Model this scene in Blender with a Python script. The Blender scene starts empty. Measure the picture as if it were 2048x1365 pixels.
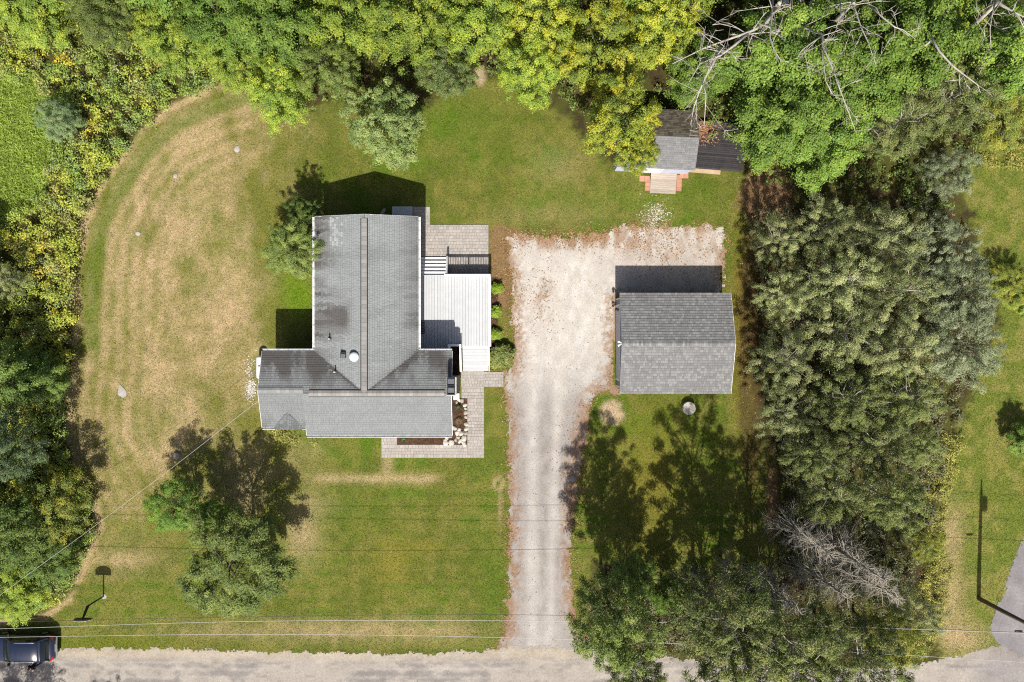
import bpy, bmesh, math, random
import numpy as np
from mathutils import Vector, Matrix

# ------------------------------------------------------------------ camera, sky, sun
scene = bpy.context.scene
CAM_H = 62.0            # drone height in metres
PPM = 28.0              # photograph pixels per metre on the ground
cam_data = bpy.data.cameras.new('camera')
cam = bpy.data.objects.new('camera', cam_data)
scene.collection.objects.link(cam)
cam.location = (0, 0, CAM_H)
cam.rotation_euler = (0, 0, 0)
cam_data.sensor_fit = 'HORIZONTAL'
cam_data.angle = 2 * math.atan((2048 / PPM / 2) / CAM_H)
cam_data.clip_end = 4000
scene.camera = cam

SUN_EL = math.radians(50.6)
world = bpy.data.worlds.new('World')
scene.world = world
world.use_nodes = True
wn = world.node_tree
bg = wn.nodes['Background']
sky = wn.nodes.new('ShaderNodeTexSky')
sky.sky_type = 'NISHITA'
sky.sun_disc = False
sky.sun_elevation = SUN_EL
sky.sun_rotation = math.pi
wn.links.new(sky.outputs['Color'], bg.inputs['Color'])
bg.inputs['Strength'].default_value = 0.075
sky.dust_density = 3.0
sky.air_density = 0.8
sun_data = bpy.data.lights.new('sun', 'SUN')
sun_data.energy = 4.6
sun_data.angle = math.radians(0.5)
sun_data.color = (1.0, 0.955, 0.88)
sun = bpy.data.objects.new('sun', sun_data)
sun.rotation_euler = (math.pi / 2 - SUN_EL, 0, 0)
sun.location = (0, -40, 60)
scene.collection.objects.link(sun)
scene.view_settings.view_transform = 'Standard'
scene.view_settings.look = 'None'
scene.view_settings.gamma = 1.0
scene.view_settings.exposure = 0.8
scene.cycles.use_denoising = False
scene.cycles.pixel_filter_type = 'BLACKMAN_HARRIS'
scene.cycles.filter_width = 1.15
scene.cycles.max_bounces = 3
scene.cycles.diffuse_bounces = 2

# ------------------------------------------------------------------ helpers
COL = scene.collection
RNG = np.random.default_rng(7)
random.seed(5)


def W(px, py, h=0.0):
    """place of a photograph pixel at height h, in metres"""
    k = (CAM_H - h) / CAM_H / PPM
    return Vector(((px - 1024) * k, (682.5 - py) * k, h))


def hash2(i, j, seed):
    n = (i.astype(np.int64) * 374761393 + j.astype(np.int64) * 668265263 + seed * 1442695041) & 0xffffffff
    n = ((n ^ (n >> 13)) * 1274126177) & 0xffffffff
    n = n ^ (n >> 16)
    return (n & 0xffff) / 65535.0


def vnoise(x, y, seed=0):
    x = np.asarray(x, float); y = np.asarray(y, float)
    xi = np.floor(x); yi = np.floor(y)
    fx = x - xi; fy = y - yi
    u = fx * fx * (3 - 2 * fx); v = fy * fy * (3 - 2 * fy)
    a = hash2(xi, yi, seed); b = hash2(xi + 1, yi, seed)
    c = hash2(xi, yi + 1, seed); d = hash2(xi + 1, yi + 1, seed)
    return (a * (1 - u) + b * u) * (1 - v) + (c * (1 - u) + d * u) * v


def fbm(x, y, seed=0, oct=4):
    s = 0; a = 0.5; t = 0
    for o in range(oct):
        s = s + a * vnoise(x * 2 ** o, y * 2 ** o, seed + o * 17)
        t += a; a *= 0.5
    return s / t


def sstep(a, b, x):
    t = np.clip((x - a) / (b - a), 0, 1)
    return t * t * (3 - 2 * t)


def in_poly(x, y, poly):
    x = np.asarray(x); y = np.asarray(y)
    ins = np.zeros(x.shape, bool)
    n = len(poly)
    for i in range(n):
        x1, y1 = poly[i]; x2, y2 = poly[(i + 1) % n]
        c = ((y1 > y) != (y2 > y)) & (x < (x2 - x1) * (y - y1) / (y2 - y1 + 1e-12) + x1)
        ins ^= c
    return ins


def seg_dist(x, y, pts, closed=False):
    d = np.full(np.shape(x), 1e9)
    n = len(pts)
    for i in range(n if closed else n - 1):
        x1, y1 = pts[i]; x2, y2 = pts[(i + 1) % n]
        dx, dy = x2 - x1, y2 - y1
        t = np.clip(((x - x1) * dx + (y - y1) * dy) / (dx * dx + dy * dy + 1e-12), 0, 1)
        d = np.minimum(d, np.hypot(x - x1 - t * dx, y - y1 - t * dy))
    return d


def poly_sd(x, y, poly):
    """signed distance, positive inside"""
    return np.where(in_poly(x, y, poly), 1, -1) * seg_dist(x, y, poly, True)


def G(pts):
    return [tuple(W(*p)[:2]) for p in pts]


def tag(o, label=None, cat=None, group=None, kind=None):
    if label: o['label'] = label
    if cat: o['category'] = cat
    if group: o['group'] = group
    if kind: o['kind'] = kind
    return o


def empty(name, loc, rz=0.0, label=None, cat=None, group=None):
    o = bpy.data.objects.new(name, None)
    o.empty_display_size = 0.3
    o.location = loc
    o.rotation_euler = (0, 0, rz)
    COL.objects.link(o)
    return tag(o, label, cat, group)


def link(name, me, parent=None, mat=None):
    o = bpy.data.objects.new(name, me)
    COL.objects.link(o)
    if mat is not None and not me.materials:
        me.materials.append(mat)
    if parent is not None:
        o.parent = parent
    return o


def mesh_np(name, V, F, col=None, mat=None, smooth=False):
    """V (n,3), F (m,4) quads, optional per-vertex colour"""
    V = np.asarray(V, np.float32); F = np.asarray(F, np.int32)
    me = bpy.data.meshes.new(name)
    me.vertices.add(len(V)); me.vertices.foreach_set('co', V.ravel())
    k = F.shape[1]
    me.loops.add(F.size); me.loops.foreach_set('vertex_index', F.ravel())
    me.polygons.add(len(F))
    me.polygons.foreach_set('loop_start', np.arange(0, F.size, k, dtype=np.int32))
    me.polygons.foreach_set('loop_total', np.full(len(F), k, np.int32))
    if smooth:
        me.polygons.foreach_set('use_smooth', np.ones(len(F), bool))
    if col is not None:
        a = me.color_attributes.new('col', 'FLOAT_COLOR', 'POINT')
        c = np.ones((len(V), 4), np.float32); c[:, :3] = col
        a.data.foreach_set('color', c.ravel())
    me.update(calc_edges=True)
    if mat is not None:
        me.materials.append(mat)
    return me


class MB:
    """collects shapes, links them as one mesh object"""
    def __init__(s):
        s.v = []; s.f = []; s.m = []; s.sm = []; s.c = []; s.mi = 0; s.smooth = False; s.col = (1, 1, 1)

    def add(s, vs, fs):
        b = len(s.v)
        s.v += [tuple(p) for p in vs]
        s.c += [s.col] * len(vs)
        for f in fs:
            s.f.append([b + i for i in f]); s.m.append(s.mi); s.sm.append(s.smooth)
        return s

    def box(s, lo, hi, M=None):
        x0, y0, z0 = lo; x1, y1, z1 = hi
        vs = [Vector(p) for p in ((x0, y0, z0), (x1, y0, z0), (x1, y1, z0), (x0, y1, z0), (x0, y0, z1), (x1, y0, z1), (x1, y1, z1), (x0, y1, z1))]
        if M is not None: vs = [M @ p for p in vs]
        return s.add(vs, [(3, 2, 1, 0), (4, 5, 6, 7), (0, 1, 5, 4), (1, 2, 6, 5), (2, 3, 7, 6), (3, 0, 4, 7)])

    def bar(s, a, b, w, h, up=(0, 0, 1)):
        a = Vector(a); b = Vector(b); d = (b - a); L = d.length; d.normalize()
        u = Vector(up); r = d.cross(u)
        if r.length < 1e-4: r = d.cross(Vector((0, 1, 0)))
        r.normalize(); u = r.cross(d)
        vs = []
        for t in (a, b):
            for (i, j) in ((-1, -1), (1, -1), (1, 1), (-1, 1)):
                vs.append(t + r * (i * w / 2) + u * (j * h / 2))
        return s.add(vs, [(3, 2, 1, 0), (4, 5, 6, 7), (0, 1, 5, 4), (1, 2, 6, 5), (2, 3, 7, 6), (3, 0, 4, 7)])

    def tube(s, pts, rads, n=8, caps=True):
        pts = [Vector(p) for p in pts]
        if not hasattr(rads, '__len__'): rads = [rads] * len(pts)
        vs = []; ref = None
        for i, p in enumerate(pts):
            d = (pts[min(i + 1, len(pts) - 1)] - pts[max(i - 1, 0)])
            if d.length < 1e-9: d = Vector((0, 0, 1))
            d.normalize()
            if ref is None:
                ref = d.cross(Vector((0, 0, 1)))
                if ref.length < 1e-3: ref = d.cross(Vector((0, 1, 0)))
            a = ref - d * ref.dot(d)
            if a.length < 1e-6: a = d.orthogonal()
            a.normalize(); ref = a; b = d.cross(a)
            for k in range(n):
                t = 2 * math.pi * k / n
                vs.append(p + (a * math.cos(t) + b * math.sin(t)) * rads[i])
        fs = []
        for i in range(len(pts) - 1):
            for k in range(n):
                k2 = (k + 1) % n
                fs.append((i * n + k, i * n + k2, (i + 1) * n + k2, (i + 1) * n + k))
        if caps:
            fs.append(tuple(range(n - 1, -1, -1))); m = (len(pts) - 1) * n
            fs.append(tuple(m + k for k in range(n)))
        return s.add(vs, fs)

    def lathe(s, prof, c=(0, 0, 0), n=24, caps=True):
        vs = []
        for (r, z) in prof:
            for k in range(n):
                t = 2 * math.pi * k / n
                vs.append((c[0] + r * math.cos(t), c[1] + r * math.sin(t), c[2] + z))
        fs = []
        for i in range(len(prof) - 1):
            for k in range(n):
                k2 = (k + 1) % n
                fs.append((i * n + k, i * n + k2, (i + 1) * n + k2, (i + 1) * n + k))
        if caps:
            fs.append(tuple(range(n - 1, -1, -1))); m = (len(prof) - 1) * n
            fs.append(tuple(m + k for k in range(n)))
        return s.add(vs, fs)

    def prism(s, poly, z0, z1):
        n = len(poly)
        vs = [(x, y, z0) for x, y in poly] + [(x, y, z1) for x, y in poly]
        fs = [tuple(range(n - 1, -1, -1)), tuple(range(n, 2 * n))]
        fs += [(i, (i + 1) % n, n + (i + 1) % n, n + i) for i in range(n)]
        return s.add(vs, fs)

    def mesh(s, name, mats, usecol=False):
        me = bpy.data.meshes.new(name)
        me.from_pydata(s.v, [], s.f)
        mats = mats if isinstance(mats, (list, tuple)) else [mats]
        for m in mats: me.materials.append(m)
        me.polygons.foreach_set('material_index', s.m)
        me.polygons.foreach_set('use_smooth', s.sm)
        if usecol:
            a = me.color_attributes.new('col', 'FLOAT_COLOR', 'POINT')
            c = np.ones((len(s.v), 4), np.float32); c[:, :3] = s.c
            a.data.foreach_set('color', c.ravel())
        me.update()
        return me

    def build(s, name, mats, parent=None, bevel=0, usecol=False):
        o = link(name, s.mesh(name, mats, usecol), parent)
        if bevel:
            b = o.modifiers.new('bevel', 'BEVEL'); b.width = bevel; b.segments = 2; b.limit_method = 'ANGLE'
        return o


# ------------------------------------------------------------------ materials
def sRGB(r, g, b):
    f = lambda c: (c / 255 / 12.92) if c <= 10 else ((c / 255 + 0.055) / 1.055) ** 2.4
    return (f(r), f(g), f(b))


def make_mat(name, col=(.5, .5, .5), rough=0.8, spec=0.3, attr=False, noises=((3.0, .12), (30.0, .12)), bump=0.0, bscale=40.0,
             metal=0.0, coat=0.0, objrand=0.0, translucent=0.0, stretch=None, tint2=None, sc=0.70):
    m = bpy.data.materials.new(name)
    m.use_nodes = True
    nt = m.node_tree; N = nt.nodes; L = nt.links
    P = N['Principled BSDF']; out = N['Material Output']
    P.inputs['Roughness'].default_value = rough
    P.inputs['Specular IOR Level'].default_value = spec
    P.inputs['Metallic'].default_value = metal
    if coat: P.inputs['Coat Weight'].default_value = coat; P.inputs['Coat Roughness'].default_value = 0.05
    col = tuple(c_ * sc for c_ in col)
    if tint2: tint2 = (tuple(c_ * sc for c_ in tint2[0]), tint2[1])
    geo = N.new('ShaderNodeNewGeometry')
    pos = geo.outputs['Position']
    if stretch:
        mp = N.new('ShaderNodeMapping'); mp.inputs['Scale'].default_value = stretch
        L.new(pos, mp.inputs['Vector']); pos = mp.outputs['Vector']
    if attr:
        a = N.new('ShaderNodeAttribute'); a.attribute_name = 'col'; cur = a.outputs['Color']
        if sc != 1:
            vs_ = N.new('ShaderNodeVectorMath'); vs_.operation = 'SCALE'; vs_.inputs['Scale'].default_value = sc; L.new(cur, vs_.inputs[0]); cur = vs_.outputs[0]
    else:
        c = N.new('ShaderNodeRGB'); c.outputs[0].default_value = (*col, 1); cur = c.outputs[0]
    if tint2:
        # second natural tone in patches
        nz = N.new('ShaderNodeTexNoise'); nz.inputs['Scale'].default_value = tint2[1]; nz.inputs['Detail'].default_value = 4
        L.new(pos, nz.inputs['Vector'])
        rp = N.new('ShaderNodeMapRange'); rp.inputs['From Min'].default_value = 0.45; rp.inputs['From Max'].default_value = 0.65
        L.new(nz.outputs['Fac'], rp.inputs['Value'])
        mx = N.new('ShaderNodeMix'); mx.data_type = 'RGBA'
        L.new(rp.outputs['Result'], mx.inputs[0]); L.new(cur, mx.inputs[6]); mx.inputs[7].default_value = (*tint2[0], 1)
        cur = mx.outputs[2]
    for sc, am in noises:
        nz = N.new('ShaderNodeTexNoise'); nz.inputs['Scale'].default_value = sc; nz.inputs['Detail'].default_value = 3
        L.new(pos, nz.inputs['Vector'])
        rp = N.new('ShaderNodeMapRange'); rp.inputs['From Min'].default_value = 0.28; rp.inputs['From Max'].default_value = 0.72
        rp.inputs['To Min'].default_value = 1 - am; rp.inputs['To Max'].default_value = 1 + am
        L.new(nz.outputs['Fac'], rp.inputs['Value'])
        mx = N.new('ShaderNodeVectorMath'); mx.operation = 'SCALE'
        L.new(cur, mx.inputs[0]); L.new(rp.outputs['Result'], mx.inputs['Scale']); cur = mx.outputs[0]
    if objrand:
        oi = N.new('ShaderNodeObjectInfo')
        rp = N.new('ShaderNodeMapRange'); rp.inputs['To Min'].default_value = 1 - objrand; rp.inputs['To Max'].default_value = 1 + objrand
        L.new(oi.outputs['Random'], rp.inputs['Value'])
        mx = N.new('ShaderNodeVectorMath'); mx.operation = 'SCALE'
        L.new(cur, mx.inputs[0]); L.new(rp.outputs['Result'], mx.inputs['Scale']); cur = mx.outputs[0]
    L.new(cur, P.inputs['Base Color'])
    if bump:
        nz = N.new('ShaderNodeTexNoise'); nz.inputs['Scale'].default_value = bscale; nz.inputs['Detail'].default_value = 4
        L.new(pos, nz.inputs['Vector'])
        b = N.new('ShaderNodeBump'); b.inputs['Strength'].default_value = bump; b.inputs['Distance'].default_value = 0.05
        L.new(nz.outputs['Fac'], b.inputs['Height']); L.new(b.outputs['Normal'], P.inputs['Normal'])
    if translucent:
        t = N.new('ShaderNodeBsdfTranslucent'); L.new(cur, t.inputs['Color'])
        ms = N.new('ShaderNodeMixShader'); ms.inputs[0].default_value = translucent
        L.new(P.outputs[0], ms.inputs[1]); L.new(t.outputs[0], ms.inputs[2]); L.new(ms.outputs[0], out.inputs['Surface'])
    return m


M = {}
M['lawn'] = make_mat('lawn', sc=1, attr=True, rough=0.95, spec=0.1, noises=((1.6, .10), (7.0, .22), (17.0, .38)), bump=0.9, bscale=14.0)
M['gravel'] = make_mat('gravel', sc=1, attr=True, rough=0.95, spec=0.15, noises=((1.0, .10), (9.0, .12), (26.0, .17)), bump=0.45, bscale=24.0)
M['road'] = make_mat('road', sc=1, attr=True, rough=0.92, spec=0.2, noises=((.7, .12), (6.0, .12), (30.0, .16)), bump=0.4, bscale=30.0)
M['mulch'] = make_mat('mulch', sc=1, attr=True, rough=0.95, spec=0.1, noises=((5.0, .2), (16.0, .4)), bump=1.0, bscale=18.0)
M['leaf'] = make_mat('leaf', sc=1, attr=True, rough=0.55, spec=0.25, noises=((0.9, .16),), objrand=.24, translucent=0.30)
M['grasstuft'] = make_mat('grasstuft', sc=1, attr=True, rough=0.7, spec=0.2, noises=((1.2, .12),), translucent=0.25)
M['litter'] = make_mat('litter', attr=True, rough=0.9, spec=0.1, noises=((9.0, .2),))
M['bark'] = make_mat('bark', (.12, .095, .07), rough=0.9, spec=0.1, noises=((2, .2), (14, .3)), bump=0.6, bscale=16)
M['deadwood'] = make_mat('deadwood', (.50, .45, .39), rough=0.85, spec=0.15, noises=((2, .2), (12, .25)), bump=0.4, bscale=18)
M['twigwood'] = make_mat('twigwood', (.36, .325, .265), rough=0.9, spec=0.1, noises=((1, .25), (8, .25)))
M['shingle'] = make_mat('shingle', attr=True, rough=0.9, spec=0.2, noises=((.8, .06), (22.0, .14), (60, .15)), bump=0.35, bscale=60)
M['roofdeck'] = make_mat('roofdeck', (.12, .12, .12), rough=0.9)
M['ridgevent'] = make_mat('ridgevent', attr=True, rough=0.9, spec=0.2, noises=((3, .1), (30, .15)))
M['black'] = make_mat('black', (.018, .018, .02), rough=0.5, noises=((5, .2),))
M['whitetrim'] = make_mat('whitetrim', (.80, .80, .79), sc=.8, rough=0.45, spec=0.4, noises=((1.5, .05), (12, .04)))
M['siding'] = make_mat('siding', (.42, .44, .47), rough=0.6, noises=((1.2, .06), (20, .05)))
M['gsiding'] = make_mat('gsiding', (.26, .27, .30), rough=0.6, noises=((1.2, .08), (20, .06)))
M['gdoor'] = make_mat('gdoor', (.62, .63, .65), rough=0.5, noises=((1.5, .06), (20, .05)))
M['deckboard'] = make_mat('deckboard', (.555, .565, .575), rough=0.65, spec=0.3, noises=((2.0, .05), (14, .05)), objrand=0.04)
M['decktrim'] = make_mat('decktrim', (.82, .81, .80), sc=.85, rough=0.5, noises=((2, .04),))
M['glass'] = make_mat('glass', (.03, .04, .05), rough=0.06, spec=0.6, noises=())
M['paver'] = make_mat('paver', (.415, .378, .345), rough=0.9, spec=0.2, noises=((.9, .10), (9, .10), (35, .14)), objrand=0.10, bump=0.3, bscale=40)
M['paverstuff'] = make_mat('paverstuff', attr=True, rough=0.9, spec=0.2, noises=((.9, .10), (9, .10), (35, .14)), bump=0.3, bscale=40)
M['joint'] = make_mat('joint', (.27, .24, .205), rough=0.95, noises=((4, .2), (25, .25)))
M['concrete'] = make_mat('concrete', (.50, .46, .41), rough=0.9, noises=((3, .15), (16, .18), (50, .15)), bump=0.3)
M['stone'] = make_mat('stone', (.50, .455, .39), rough=0.9, noises=((4, .3), (18, .25)), bump=0.6, bscale=14, objrand=.35)
M['lawnstone'] = make_mat('lawnstone', (.42, .385, .355), rough=0.9, noises=((4, .12), (22, .15)), bump=0.4, bscale=18, objrand=.08)
M['metal'] = make_mat('metal', (.62, .63, .65), rough=0.35, metal=0.8, noises=((6, .1),))
M['pipe'] = make_mat('pipe', (.55, .56, .57), rough=0.5, noises=((6, .1),))
M['dome'] = make_mat('dome', (.74, .77, .80), rough=0.2, spec=0.5, noises=((3, .05),))
M['tank'] = make_mat('tank', (.78, .79, .79), rough=0.35, noises=((3, .05), (20, .04)))
M['polewood'] = make_mat('polewood', (.17, .13, .10), rough=0.9, noises=((1, .15), (12, .3)), stretch=(8, 8, 1), bump=.4)
M['wire'] = make_mat('wire', (.60, .59, .55), rough=0.5, spec=0.4, noises=((2, .1),))
M['cable'] = make_mat('cable', (.06, .06, .06), rough=0.6, noises=((2, .1),))
M['oldwood'] = make_mat('oldwood', (.45, .38, .31), rough=0.9, noises=((2, .12), (22, .2)), stretch=(1, 6, 1), objrand=.12)
M['darkwood'] = make_mat('darkwood', (.05, .046, .048), rough=0.8, spec=.15, noises=((2, .15), (16, .25)), objrand=.3)
M['plywood'] = make_mat('plywood', (.52, .38, .24), rough=0.8, noises=((2, .12), (18, .15)))
M['terracotta'] = make_mat('terracotta', (.50, .25, .17), rough=0.9, noises=((3, .12), (24, .15)), objrand=.1)
M['shedwall'] = make_mat('shedwall', (.50, .53, .66), rough=0.6, noises=((2, .06), (20, .06)))
M['slate'] = make_mat('slate', (.13, .14, .16), rough=0.7, noises=((3, .12), (20, .12)))
M['carpaint'] = make_mat('carpaint', (.012, .018, .045), rough=0.25, spec=0.5, coat=1.0, noises=((4, .1),))
M['carglass'] = make_mat('carglass', (.012, .016, .018), rough=0.04, spec=0.7, noises=())
M['redlight'] = make_mat('redlight', (.55, .015, .02), rough=0.2, spec=0.6, noises=((20, .2),))
M['rubber'] = make_mat('rubber', (.02, .02, .02), rough=0.85, noises=((20, .2),))
M['silver'] = make_mat('silver', (.72, .73, .75), rough=0.3, metal=0.7, noises=())
M['skin'] = make_mat('skin', (.48, .30, .22), rough=0.6, noises=((20, .06),))
M['cloth'] = make_mat('cloth', (.014, .015, .02), rough=0.9, noises=((20, .2),))
M['denim'] = make_mat('denim', (.025, .04, .085), rough=0.9, noises=((20, .2),))
M['hair'] = make_mat('hair', (.012, .01, .009), rough=0.7, noises=((30, .3),))
M['orange'] = make_mat('orange', (.6, .14, .03), rough=0.5, noises=())
M['binplastic'] = make_mat('binplastic', (.02, .022, .026), rough=0.5, noises=((6, .2),))
# ------------------------------------------------------------------ ground
def A(r, g, b, k=1.82):
    return np.array(sRGB(r, g, b)) / k


EDGE = [(470, 165), (430, 176), (400, 190), (340, 218), (290, 258), (240, 320), (200, 380), (168, 450), (153, 550), (150, 650), (150, 720), (140, 790),
        (138, 870), (150, 920), (190, 1000), (200, 1060), (170, 1130), (140, 1200), (90, 1235), (-60, 1255)]
LAWN_N = [(470, 165), (560, 240), (640, 215), (700, 190), (760, 165), (850, 215), (950, 170), (1000, 150), (1060, 190), (1150, 260), (1220, 330), (1300, 350),
          (1480, 330), (1500, 400), (1490, 520), (1500, 800), (1530, 1000), (1560, 1100), (1500, 1150), (1300, 1140), (1180, 1110), (1160, 1300), (-60, 1330), (-60, 1255)]
LAWN_MAIN = LAWN_N + EDGE[::-1][1:]
LAWN_EAST = [(1960, 300), (2300, 260), (2300, 1320), (1880, 1320), (1870, 1100), (1900, 900), (1960, 760), (2000, 650), (1960, 480), (1930, 380)]
MEADOW = [(-300, 120), (60, 150), (105, 200), (112, 300), (90, 400), (30, 450), (-300, 520)]


def blob(px, py, cx, cy, rx, ry, rot=0.0):
    c, s = math.cos(rot), math.sin(rot)
    dx, dy = px - cx, py - cy
    u = (dx * c + dy * s) / rx; v = (-dx * s + dy * c) / ry
    return np.exp(-(u * u + v * v))


def ground_colour(px, py):
    x = px / 28.0; y = py / 28.0
    n1 = fbm(x * .35, y * .35, 3, 4); n2 = fbm(x * 1.3, y * 1.3, 11, 4); n3 = fbm(x * 4, y * 4, 23, 3)
    wob = (fbm(x * .9, y * .9, 31, 3) - .5) * 26
    green = A(104, 115, 42); olive = A(139, 134, 66); tan = A(205, 178, 136); lush = A(97, 122, 34)
    dirt = A(200, 176, 142); floor = A(72, 62, 40); brown = A(148, 116, 84)
    c = np.ones(px.shape + (3,)) * green
    mix = lambda a, b, t: a + (b - a) * np.clip(t, 0, 1)[..., None]
    c = mix(c, lush, sstep(.48, .68, n1))
    c = mix(c, olive, sstep(.42, .66, n2) * .6)
    # west lawn: dry, mown in arcs along the hedgerow
    west = sstep(700, 480, px + wob) * sstep(1130, 930, py + wob * 2)
    de = seg_dist(px, py, EDGE)
    arcs = .5 + .5 * np.sin(de / 4.6 + n1 * 2.5)
    dry = .30 + 1.2 * (fbm(x * .45 + 5, y * .3, 41, 4) - .42) + 1.1 * (fbm(x * 1.1, y * .8, 43, 4) - .5) + .44 * (arcs - .5) * sstep(230, 90, de) * sstep(.3, .6, n1 + .1)
    for b in ((390, 270, 70, 45, -.7), (270, 370, 40, 90, .5), (230, 500, 40, 110, .1), (400, 640, 80, 70, 0), (520, 300, 60, 50, 0), (330, 480, 110, 90, 0),
              (410, 740, 110, 60, 0), (210, 640, 35, 60, 0), (350, 790, 60, 40, 0), (290, 900, 100, 60, 0), (240, 1010, 50, 60, 0), (470, 560, 60, 90, 0)):
        dry = dry + .30 * blob(px, py, *b)
    for b in ((255, 400, 22, 60, .35), (285, 470, 18, 34, .3), (350, 380, 20, 26, .4), (200, 480, 14, 120, .12), (600, 600, 60, 200, 0), (520, 500, 40, 120, 0), (560, 760, 60, 120, 0), (360, 950, 60, 40, 0), (500, 860, 60, 40, 0), (640, 330, 90, 60, 0)):
        dry = dry - .45 * blob(px, py, *b)
    dry = np.clip(dry, 0, .95) * west
    c = mix(c, olive, west * .55)
    c = mix(c, tan, dry * (.78 + .9 * (n3 - .5)))
    c = mix(c, lush, west * .65 * blob(de, 0, 34, 0, 16, 1) * (py < 700))
    # north lawn
    nl = sstep(480, 420, py) * sstep(640, 720, px)
    c = mix(c, olive, nl * (.0 + .35 * sstep(.4, .65, fbm(x * .6, y * .9, 57, 3))))
    c = mix(c, lush, .6 * blob(px, py, 920, 250, 120, 60) + .5 * blob(px, py, 1380, 390, 90, 40))
    c = mix(c, tan, .22 * blob(px, py, 1120, 330, 60, 40) + .15 * blob(px, py, 1100, 430, 120, 24))
    # front lawn: faint horizontal mowing bands, worn strips
    fl = sstep(900, 980, py) * sstep(1310, 1290, py)
    band = .5 + .5 * np.sin(py / 4.2 + n1 * 3)
    c = mix(c, olive, fl * (.06 + .48 * band * sstep(.3, .6, n1)))
    c = mix(c, tan, .75 * np.exp(-((py - 958 - wob * .2) / 9) ** 2) * sstep(610, 650, px) * sstep(900, 850, px) * (.5 + n3))
    c = mix(c, tan, .6 * blob(px, py, 775, 932, 12, 26) + .75 * blob(px, py, 605, 1060, 34, 60) + .35 * blob(px, py, 640, 1010, 40, 20))
    c = mix(c, A(150, 138, 55), .6 * blob(px, py, 785, 1125, 40, 48) + .5 * blob(px, py, 850, 1096, 40, 12))
    c = mix(c, tan, .55 * blob(px, py, 700, 1262, 330, 22) * (.3 + 1.3 * n2) + .5 * blob(px, py, 230, 1120, 90, 30) * n2 * 2)
    c = mix(c, A(120, 128, 34), .6 * blob(px, py, 220, 1285, 200, 14))
    c = mix(c, A(112, 140, 30), .8 * blob(px, py, 600, 600, 34, 36) + .5 * blob(px, py, 590, 560, 40, 60))
    c = mix(c, lush, .6 * blob(px, py, 990, 1180, 40, 110) + .4 * blob(px, py, 690, 1020, 120, 60))
    c = mix(c, tan, .6 * np.exp(-(np.abs(np.hypot((px - 997), (py - 968) * .8) - 9) / 3.5) ** 2))
    c = mix(c, tan, .45 * blob(px, py, 1001, 1010, 5, 36))
    # east of the driveway
    c = mix(c, A(138, 128, 50), .75 * blob(px, py, 1300, 960, 60, 150))
    c = mix(c, dirt, .95 * sstep(.45, .7, blob(px, py, 1224, 825, 34, 36) * (.6 + .8 * n2)) + .5 * blob(px, py, 1310, 428, 26, 26) * sstep(.45, .6, n3))
    c = mix(c, A(140, 118, 48), .7 * blob(px, py, 1478, 640, 14, 200))
    # neighbour's lawn
    el = sstep(-20, 20, poly_sd(px, py, LAWN_EAST))
    c = mix(c, A(122, 134, 54), el * .85)
    c = mix(c, A(150, 146, 76), el * .8 * sstep(.45, .6, n2))
    c = mix(c, tan, el * .6 * (blob(px, py, 1905, 1070, 22, 60) + blob(px, py, 1900, 1200, 30, 60) + blob(px, py, 1930, 1280, 50, 26) + .5 * blob(px, py, 1890, 1270, 50, 30)))
    # meadow strip at the far left
    mw = sstep(-10, 10, poly_sd(px + wob * .4, py, MEADOW))
    c = mix(c, A(124, 152, 48), mw)
    # woodland floor outside every lawn
    sd = np.maximum(np.maximum(poly_sd(px, py, LAWN_MAIN), poly_sd(px, py, LAWN_EAST)), poly_sd(px, py, MEADOW)) + wob * .5
    sd = sd + (n3 - .5) * 34 + (n2 - .5) * 16 * (px > 1500)
    wood = sstep(6, -12, sd)
    fl2 = floor + (A(86, 88, 42) - floor) * np.clip(sstep(.38, .6, n2) + (px < 460) * .6, 0, 1)[..., None]
    fl2 = fl2 + (A(96, 74, 50) - fl2) * (.5 * sstep(.55, .72, n3))[..., None]
    c = c + (fl2 - c) * wood[..., None]
    c = mix(c, tan, np.exp(-((de - 2 + wob * .3) / 5.0) ** 2) * .75 * sstep(.3, .55, n2) * (px < 460))
    # leaf-strewn earth beside the drive and under the trees
    c = mix(c, brown, .85 * sstep(.3, .6, (blob(px, py, 1003, 545, 26, 95) + .8 * blob(px, py, 1010, 480, 34, 22)) * (.6 + .8 * n2)))
    c = mix(c, brown, .9 * sstep(.35, .6, blob(px, py, 1530, 400, 60, 70) * (.6 + .8 * n2)) + .7 * sstep(.3, .6, blob(px, py, 1545, 1010, 14, 80) * (.5 + n2)))
    c = mix(c, A(92, 66, 44), .6 * sstep(.3, .6, blob(px, py, 1500, 700, 26, 330) * (.5 + n2)))  # dark brown strip left of the grove, trees' ground shade painted over the earth
    c = mix(c, dirt, .8 * sstep(.4, .7, blob(px, py, 960, 150, 16, 26) * (.6 + .8 * n2)))
    far = sstep(1250, 1900, np.hypot(px - 1024, py - 682))
    c = mix(c, A(70, 84, 34), far)
    return c


gx = np.concatenate([[-1600, -700, -300, -140, -80, -60], np.arange(-46, 46.01, .21), [60, 80, 140, 300, 700, 1600]])
gy = np.concatenate([[-1600, -700, -300, -140, -70, -45], np.arange(-32, 32.01, .21), [45, 70, 140, 300, 700, 1600]])
X, Y = np.meshgrid(gx, gy)
gc = ground_colour(X * 28 + 1024, 682.5 - Y * 28)
V = np.stack([X, Y, np.zeros_like(X)], -1).reshape(-1, 3)
idx = np.arange(X.size).reshape(X.shape)
F = np.stack([idx[:-1, :-1], idx[:-1, 1:], idx[1:, 1:], idx[1:, :-1]], -1).reshape(-1, 4)
ground = link('ground', mesh_np('ground', V, F, gc.reshape(-1, 3), M['lawn']))
tag(ground, 'mown lawn around the house with dry tan patches and green bands', kind='structure')


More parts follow.
